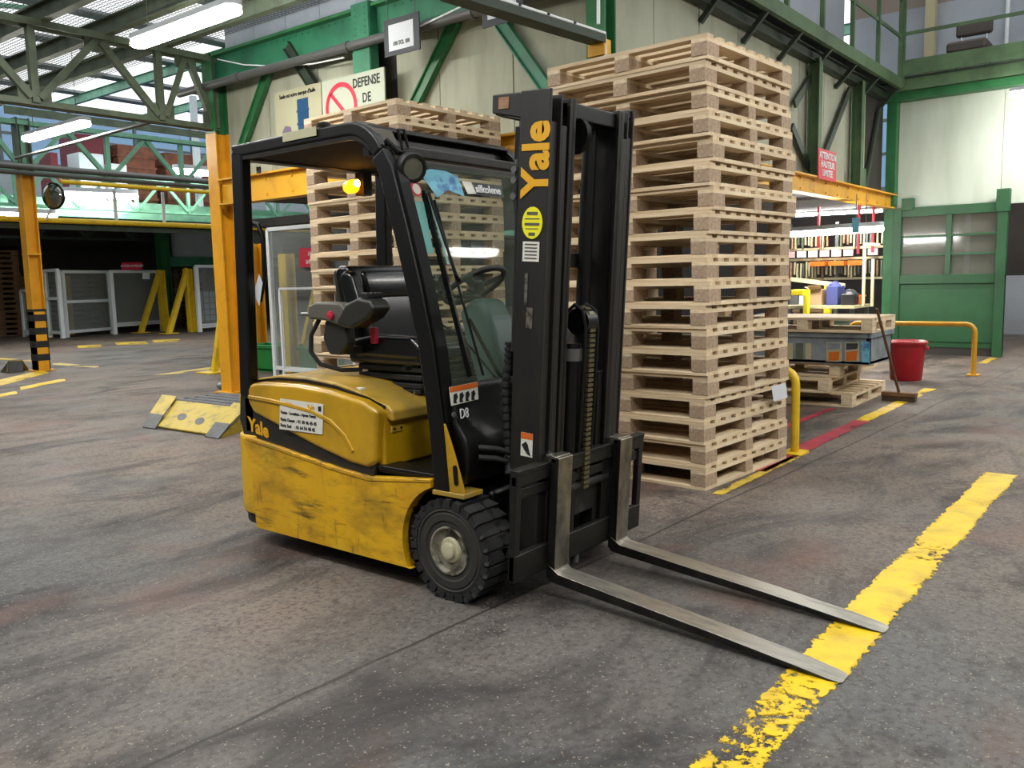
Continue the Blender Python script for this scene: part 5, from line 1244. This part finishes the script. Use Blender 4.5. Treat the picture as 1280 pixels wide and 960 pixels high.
# dark stores of pallets at the back left: simple low pallets in stacks
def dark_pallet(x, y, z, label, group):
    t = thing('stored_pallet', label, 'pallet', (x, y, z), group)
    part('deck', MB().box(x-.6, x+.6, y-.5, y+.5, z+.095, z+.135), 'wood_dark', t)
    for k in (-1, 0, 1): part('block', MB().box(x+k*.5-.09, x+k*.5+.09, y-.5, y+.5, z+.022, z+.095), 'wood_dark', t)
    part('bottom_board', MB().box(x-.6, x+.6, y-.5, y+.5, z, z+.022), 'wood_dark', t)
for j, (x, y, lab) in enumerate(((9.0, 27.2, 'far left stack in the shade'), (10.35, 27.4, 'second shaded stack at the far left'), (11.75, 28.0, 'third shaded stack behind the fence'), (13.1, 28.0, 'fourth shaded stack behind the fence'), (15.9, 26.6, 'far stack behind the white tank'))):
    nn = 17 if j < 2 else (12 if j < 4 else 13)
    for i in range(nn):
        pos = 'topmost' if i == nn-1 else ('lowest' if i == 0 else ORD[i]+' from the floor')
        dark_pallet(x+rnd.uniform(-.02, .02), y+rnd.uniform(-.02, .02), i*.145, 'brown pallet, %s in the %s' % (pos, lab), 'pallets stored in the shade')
# gate, posts, green container and red notice seen through the cab
a = gx(334, 470, 7.6)
t = thing('mesh_gate', 'tall white mesh gate seen through the cab', 'gate', (7.5, 9.3, 0))
pA = V(7.45, gx(336, 300, 7.45).y, 0); pB = V(7.45, gx(400, 300, 7.45).y-.6, 0)
zt = gx(336, 287, 7.45).z
for p in (pA, pB): part('gate_post', MB().beam((p.x, p.y, 0), (p.x, p.y, zt), .06, .06), 'white_frame', t)
for z in (zt, .12): part('gate_rail', MB().beam((pA.x, pA.y, z), (pB.x, pB.y, z), .05, .05), 'white_frame', t)
part('wire_mesh', MB().box(7.448, 7.452, min(pA.y, pB.y), max(pA.y, pB.y), .12, zt), 'mesh_panel', t)
t = thing('mesh_gate', 'low white gate frame in front of the tall mesh gate', 'gate', (7.3, 9.0, 0))
pA = V(7.3, gx(350, 365, 7.3).y, 0); pB = V(7.3, pA.y-1.1, 0); zt = gx(350, 361, 7.3).z
for p in (pA, pB): part('gate_post', MB().beam((p.x, p.y, 0), (p.x, p.y, zt), .035, .035), 'white_frame', t)
for z in (zt, .12): part('gate_rail', MB().beam((pA.x, pA.y, z), (pB.x, pB.y, z), .03, .03), 'white_frame', t)
c = gx(362, 400, 7.9); solo('bollard', MB().ibeam((7.9, c.y, 0), (7.9, c.y, gx(362, 317, 7.9).z), .17, .17, .03, (1, 0, 0)), 'rail_yellow', 'yellow post behind the white mesh gate', 'post')
c = gx(322, 400, 8.4); solo('bollard', MB().ibeam((8.4, c.y, 0), (8.4, c.y, 1.95), .2, .2, .03, (1, 0, 0)), 'col_yellow', 'yellow post seen just right of the rear cab pillar', 'post')
aframe('yellow raking brace behind the armrest of the cab', (8.7, gx(392, 400, 8.7).y-.1, 0), (8.7, gx(388, 345, 8.7).y-.15, gx(388, 352, 8.7).z), (8.6, gx(372, 420, 8.6).y, 0), 'rail_yellow', .09)
P = [gx(375, 310, 7.4), gx(412, 310, 7.4), gx(412, 334, 7.4), gx(375, 334, 7.4)]
notice('red_notice', 'red access notice on the mesh gate seen through the cab', 'sign', P, 'sign_red', (-.01, 0, 0), ['ACCES', 'INTERDIT'], 'lettering_white', .075, (0, -1, 0), (0, 0, 1))
def tub(label, x0, x1, y0, y1, h):
    t = thing('plastic_tub', label, 'container', ((x0+x1)/2, (y0+y1)/2, 0))
    for b in ((x0, x0+.03, y0, y1), (x1-.03, x1, y0, y1), (x0, x1, y0, y0+.03), (x0, x1, y1-.03, y1)): part('tub_wall', MB().box(*b, .02, h), 'green_box', t)
    part('tub_floor', MB().box(x0, x1, y0, y1, .0, .04), 'green_box', t)
    for b in ((x0-.03, x0+.02, y0-.03, y1+.03), (x1-.02, x1+.03, y0-.03, y1+.03), (x0, x1, y0-.03, y0+.02), (x0, x1, y1-.02, y1+.03)): part('tub_rim', MB().box(*b, h-.03, h+.02), 'green_box', t, bevel=.008)
zz = gx(330, 433, 7.75).z
tub('large green plastic tub seen under the rear of the cab', 7.75, 8.15, gx(348, 440, 7.75).y, gx(308, 440, 7.75).y, zz)
tub('dark green tub behind the seat of the forklift', 7.75, 8.15, gx(402, 440, 7.75).y, gx(374, 440, 7.75).y, zz)
# dim pallets and pipes under the mezzanine seen through the cab
for k in range(3):
    solo('service_pipe', MB().tube([(7.75+.5*k, 5.0, 2.235), (7.75+.5*k, 9.6, 2.235)], .07, 10), 'pipe_grey', 'dark service pipe under the mezzanine, %s from the front' % ORD[k], 'pipe', smooth=True)

# ------------------------------------------------------------------ signs on the panel wall
X = 5.872
yA, yB, z1, z0 = gx(402, 106, X).y, gx(480, 90, X).y, 3.30, 2.74
t = thing('smoking_sign', 'white sign with red prohibition ring reading DEFENSE DE', 'sign', (X, (yA+yB)/2, z0))
part('panel', MB().box(X, X+.015, yB, yA, z0, z1), 'sign_cream', t)
for yy in (yA-.1, yB+.1): part('standoff', MB().box(X+.015, 6.10, yy-.02, yy+.02, 3.0, 3.04), 'steel_grey', t)
cyc, czc = gx(427, 140, X).y, 3.01
ring_o = [(cyc+.235*math.cos(a*math.pi/24), czc+.245*math.sin(a*math.pi/24)) for a in range(49)]; ring_i = [(cyc+.19*math.cos(a*math.pi/24), czc+.20*math.sin(a*math.pi/24)) for a in range(49)]
m = MB()
for i in range(48): m.prism([(X-.002, *ring_o[i]), (X-.002, *ring_o[i+1]), (X-.002, *ring_i[i+1]), (X-.002, *ring_i[i])], (-.002, 0, 0))
m.beam((X-.003, cyc+.15, czc+.15), (X-.003, cyc-.15, czc-.15), .04, .002, (-1, 0, 0))
part('red_ring', m, 'sign_red', t)
tc_ = gx(458, 110, X).y
text('lettering', 'DEFENSE', .125, 'lettering_black', t, (X-.001, tc_, 3.205), (0, -1, 0), (0, 0, 1), bold=.002, xs=.78)
text('lettering', 'DE', .125, 'lettering_black', t, (X-.001, tc_, 3.055), (0, -1, 0), (0, 0, 1), bold=.002, xs=.78)
X = 5.90
yA, yB = gx(341, 120, X).y, gx(399, 108, X).y
t = thing('oil_poster', 'cream poster with a blue drum left of the smoking sign', 'poster', (X, (yA+yB)/2, 2.8))
part('panel', MB().box(X+.02, X+.03, yB, yA, 2.78, 3.32), 'poster_cream', t)
for yy in (yA-.1, yB+.1): part('standoff', MB().box(X+.03, 6.10, yy-.02, yy+.02, 3.0, 3.04), 'steel_grey', t)
text('lettering', "Seule est notre marque d'huile", .06, 'lettering_black', t, (X+.019, (yA+yB)/2, 3.26), (0, -1, 0), (0, 0, 1), bold=.001, xs=.8)
c = gx(377, 140, X)
part('drum_picture', MB().prism([(X+.018, c.y+.09, 3.2), (X+.018, c.y-.09, 3.2), (X+.018, c.y-.09, 2.80), (X+.018, c.y+.09, 2.80)], (-.002, 0, 0)), 'poster_blue', t)
for z in (2.95, 3.08): part('drum_hoop', MB().box(X+.012, X+.016, c.y-.1, c.y+.1, z-.012, z+.012), 'poster_blue', t)
c = gx(357, 155, X); part('can_picture', MB().prism([(X+.018, c.y+.09, 2.80), (X+.018, c.y+.08, 2.90), (X+.018, c.y+.03, 2.96), (X+.018, c.y-.06, 2.94), (X+.018, c.y-.09, 2.80)], (-.002, 0, 0)), 'poster_mauve', t)
def board(label, px, X, txt):
    q = [gx(*p, X) for p in px]
    y0_, y1_ = (q[1].y+q[2].y)/2, (q[0].y+q[3].y)/2; zt = (q[0].z+q[1].z)/2; zb = (q[2].z+q[3].z)/2
    t = thing('notice_board', label, 'notice board', (X, (y0_+y1_)/2, zb))
    part('board', MB().box(X, X+.012, y0_, y1_, zb, zt), 'board_dark', t)
    w2 = (y1_-y0_)
    part('paper_sheet', MB().box(X-.003, X, y0_+w2*.16, y1_-w2*.14, zb+(zt-zb)*.13, zt-(zt-zb)*.16), 'paper', t)
    for i, tx in enumerate(txt):
        if tx: text('lettering', tx, .05, 'grey_plastic', t, (X-.004, (y0_+y1_)/2, zt-(zt-zb)*(.4+.3*i)), (0, -1, 0), (0, 0, 1), bold=.001, xs=.8)
    for s_ in (y0_+.05, y1_-.05): part('chain', MB().tube([(X+.006, s_, zt), (X+.006, s_, zt+.5)], .005, 6), 'steel_grey', t)
board('hanging dark notice board with white sheet by the green beam', [(478, 24), (523, 17), (525, 62), (482, 71)], 5.72, ['', '100 TCL 100'])
board('second hanging dark notice board cut by the top picture edge', [(600, -35), (655, -42), (652, 22), (604, 36)], 5.6, ['', ''])
Y = 3.70
P = [gy(1022, 186, Y), gy(1044, 190, Y), gy(1044, 228, Y), gy(1022, 223, Y)]
zt = (P[0].z+P[1].z)/2; zb = (P[2].z+P[3].z)/2; P = [V(P[0].x, Y, zt), V(P[1].x, Y, zt), V(P[2].x, Y, zb), V(P[3].x, Y, zb)]
notice('red_notice', 'red notice with three white lines on the yellow girder', 'sign', P, 'sign_red', (0, -.012, 0), ['ATTENTION', 'HAUTEUR', 'LIMITEE'], 'lettering_white', .11, (1, 0, 0), (0, 0, 1))
solo('yellow_bracket', MB().box(5.9, 6.0, 3.70, 3.85, 3.0, 3.12), 'beam_yellow', 'small yellow bracket on the corner column above the stack', 'bracket')

# ------------------------------------------------------------------ lit workshop under the mezzanine, right
XW = 15.2
def wy(px, py, X=XW): return gx(px, py, X)
t = thing('parts_rack', 'tall rack hung with rows of pale rods in the lit workshop', 'rack', (XW, 5.2, 0))
yl, yr = wy(985, 320).y, wy(1108, 320).y
for z in (2.0, 1.70, 1.52, 1.18): part('rack_rail', MB().box(XW, XW+.05, yr, yl, z-.02, z+.02), 'rod_cream', t)
for y in (yl, (yl+yr)/2, yr): part('rack_post', MB().box(XW+.05, XW+.11, y-.03, y+.03, 0, 2.15), 'steel_grey', t)
k = 0
for row, (z0_, z1_, mt) in enumerate(((1.74, 2.02, 'rod_cream'), (1.22, 1.50, 'rod_cream'))):
    yy = yr+.06
    while yy < yl-.05:
        if not (row == 0 and abs(yy-(yl+yr)/2) < .08):
            part('hanging_rod', MB().box(XW-.06, XW-.02, yy-.013, yy+.013, z0_+rnd.uniform(-.06, .05), z1_-rnd.uniform(0, .05)), rnd.choice([mt, mt, mt, 'steel_grey', 'green_olive', 'wood_pink']), t)
        yy += rnd.uniform(.045, .075)
yy = yr+.12
while yy < yl-.1:
    if rnd.random() < .85: part('name_plate', MB().box(XW-.07, XW-.06, yy, yy+.16, 1.56, 1.67), 'pink_plate' if rnd.random() < .6 else 'sticker_white', t)
    yy += .2
yy = yr+.3
while yy < yl-.6:
    part('parts_tray', MB().box(XW-.22, XW-.02, yy, yy+.26, 1.40, 1.48), 'orange_bin', t); yy += .32
S('wall_workshop', MB().box(17.5, 17.6, 3.9, 12, 0, 2.4), 'wall_dark')
def stand(name, label, cat, px0, px1, X, mat, top):
    a = gx(px0[0], px0[1], X); b = gx(px1[0], px1[1], X); y0_, y1_ = min(a.y, b.y), max(a.y, b.y); zt, zb = max(a.z, b.z), min(a.z, b.z)
    t = thing(name, label, cat, (X, (y0_+y1_)/2, 0)); return t, y0_, y1_, zb, zt
t, y0_, y1_, zb, zt = stand('work_table', 'steel work table with legs in the lit workshop', 'table', (985, 384), (1076, 388), 12.6, 'steel_grey', 0)
part('table_top', MB().box(12.3, 13.1, y0_, y1_, .78, .82), 'rod_cream', t)
for x in (12.35, 13.05):
    for y in (y0_+.05, y1_-.05): part('leg', MB().box(x-.025, x+.025, y-.025, y+.025, 0, .78), 'steel_grey', t)
def on_table(name, label, cat, px0, px1, mat, X=12.5, d=.3, parts_=None):
    a = gx(px0[0], px0[1], X); b = gx(px1[0], px1[1], X); y0_, y1_ = min(a.y, b.y), max(a.y, b.y); h = max(.06, abs(a.z-b.z))
    t = thing(name, label, cat, (X, (y0_+y1_)/2, .82)); part('carcass', MB().box(X-.02, X+d, y0_, y1_, .82, .82+h), mat, t, bevel=.012)
    return t, X-.02, y0_, y1_, .82+h
t, xx, a, b, z = on_table('cardboard_box', 'open cardboard box on the workshop table', 'box', (1012, 372), (1027, 392), 'cardboard')
part('flap', MB().prism([(xx, a, z), (xx, b, z), (xx-.07, b, z+.05), (xx-.07, a, z+.05)], (.006, 0, .004)), 'cardboard', t); part('flap', MB().prism([(xx, b, z), (xx+.3, b, z), (xx+.3, b+.08, z+.03), (xx, b+.08, z+.03)], (0, .004, .004)), 'cardboard', t)
t, xx, a, b, z = on_table('blue_cloth', 'dark blue cloth heaped on the workshop table', 'cloth', (1033, 368), (1047, 392), 'blue_cloth'); part('fold', MB().lathe((xx+.12, (a+b)/2, z-.03), (0, 0, 1), [(.1, 0), (.08, .05), (.03, .09), (0, .1)], 10), 'blue_cloth', t, smooth=True)
t, xx, a, b, z = on_table('black_bag', 'black bags piled on the workshop table', 'bag', (1051, 374), (1067, 388), 'bag_black'); part('bulge', MB().lathe((xx+.14, (a+b)/2, z-.04), (0, 0, 1), [(.11, 0), (.09, .06), (.05, .1), (0, .11)], 10), 'bag_black', t, smooth=True)
t = thing('machine_guard', 'bright yellow machine guard in the workshop beside the tall stack', 'guard', (12.2, 6.0, 0))
a, b = gx(992, 362, 12.2), gx(1007, 369, 12.2); part('guard_plate', MB().box(12.1, 12.3, b.y, a.y, b.z, a.z), 'machine_yellow', t, bevel=.01)
a, b = gx(1006, 362, 12.2), gx(1011, 369, 12.2); part('guard_leg', MB().box(12.15, 12.25, b.y, a.y, 0, a.z), 'machine_yellow', t)
a = gx(1035, 365, 13.3); solo('machine_post', MB().beam((13.3, a.y, 0), (13.3, a.y, gx(1035, 357, 13.3).z), .09, .09), 'machine_yellow', 'bright yellow post behind the cardboard box', 'post')
p_ = gx(989, 349, 12.9); q_ = gx(1056, 357, 12.9); solo('conveyor_rail', MB().beam(p_, q_, .05, .06), 'rod_cream', 'pale sloping rail in front of the hanging rods', 'rail')
t = thing('pipe_stand', 'pale pipe stand before the parts rack', 'stand', (12.6, 4.2, 0))
for px in (1081, 1092): a = gx(px, 305, 12.6); part('upright', MB().tube([(12.6, a.y, .8), (12.6, a.y, gx(px, 305 if px < 1090 else 324, 12.6).z)], .022, 8), 'rod_cream', t)
a = gx(1080, 305, 12.6); b = gx(1100, 306, 12.6); part('top_tube', MB().tube([a, b], .022, 8), 'rod_cream', t)
for i, (px, py) in enumerate(((1023, 296), (1073, 304), (1091, 302))):
    a = gx(px, py, 13.6); solo('red_streamer', MB().beam((13.6, a.y, a.z-.16), (13.6, a.y, 2.30), .05, .03), 'sign_red', 'red hanging tag in the workshop, %s from the left' % ORD[i], 'tag')
a = gx(1069, 281, 12.0)
t = thing('hanging_sheet', 'pale blue plastic sheet hanging over the workshop lamp', 'sheet', a); part('sheet', MB().box(11.9, 11.905, gx(1074, 281, 11.9).y, gx(1065, 281, 11.9).y, gx(1069, 291, 11.9).z, gx(1069, 272, 11.9).z), 'mask_blue', t)
part('clip', MB().box(11.895, 11.91, gx(1070, 281, 11.9).y-.004, gx(1070, 281, 11.9).y+.004, gx(1069, 272, 11.9).z, 2.3), 'steel_grey', t)

# more of the workshop clutter on and under the table
for k, (px0, px1, mt, nm, lab) in enumerate((((988, 372), (998, 388), 'steel_grey', 'tool_box', 'grey tool box at the left end of the workshop table'), ((999, 378), (1008, 390), 'white_tank', 'parts_box', 'pale parts box beside the cardboard box'), ((1071, 378), (1076, 388), 'orange_bin', 'parts_box', 'small orange parts box at the right end of the workshop table'))):
    t, xx, a, b, z = on_table(nm, lab, 'box', px0, px1, mt, 12.75, .2)
    part('lid', MB().box(xx-.01, xx+.23, a-.01, b+.01, z-.002, z+.02), mt, t)
for k in range(5):
    y0_ = 4.15+.55*k
    t = thing('stock_crate', 'dim stock crate on the workshop floor behind the table, %s from the right' % ORD[k], 'crate', (14.2, y0_+.2, 0), 'stock crates on the workshop floor')
    h = (.55, .7, .45, .62, .8)[k]; mt = ('green_olive', 'cardboard', 'steel_grey', 'crate_grey', 'cardboard')[k]
    part('crate_body', MB().box(13.95, 14.45, y0_, y0_+.45, 0, h), mt, t); part('crate_band', MB().box(13.93, 13.95, y0_, y0_+.45, h*.45, h*.55), 'steel_grey', t); part('crate_lip', MB().box(13.92, 14.47, y0_-.01, y0_+.46, h-.04, h), mt, t)
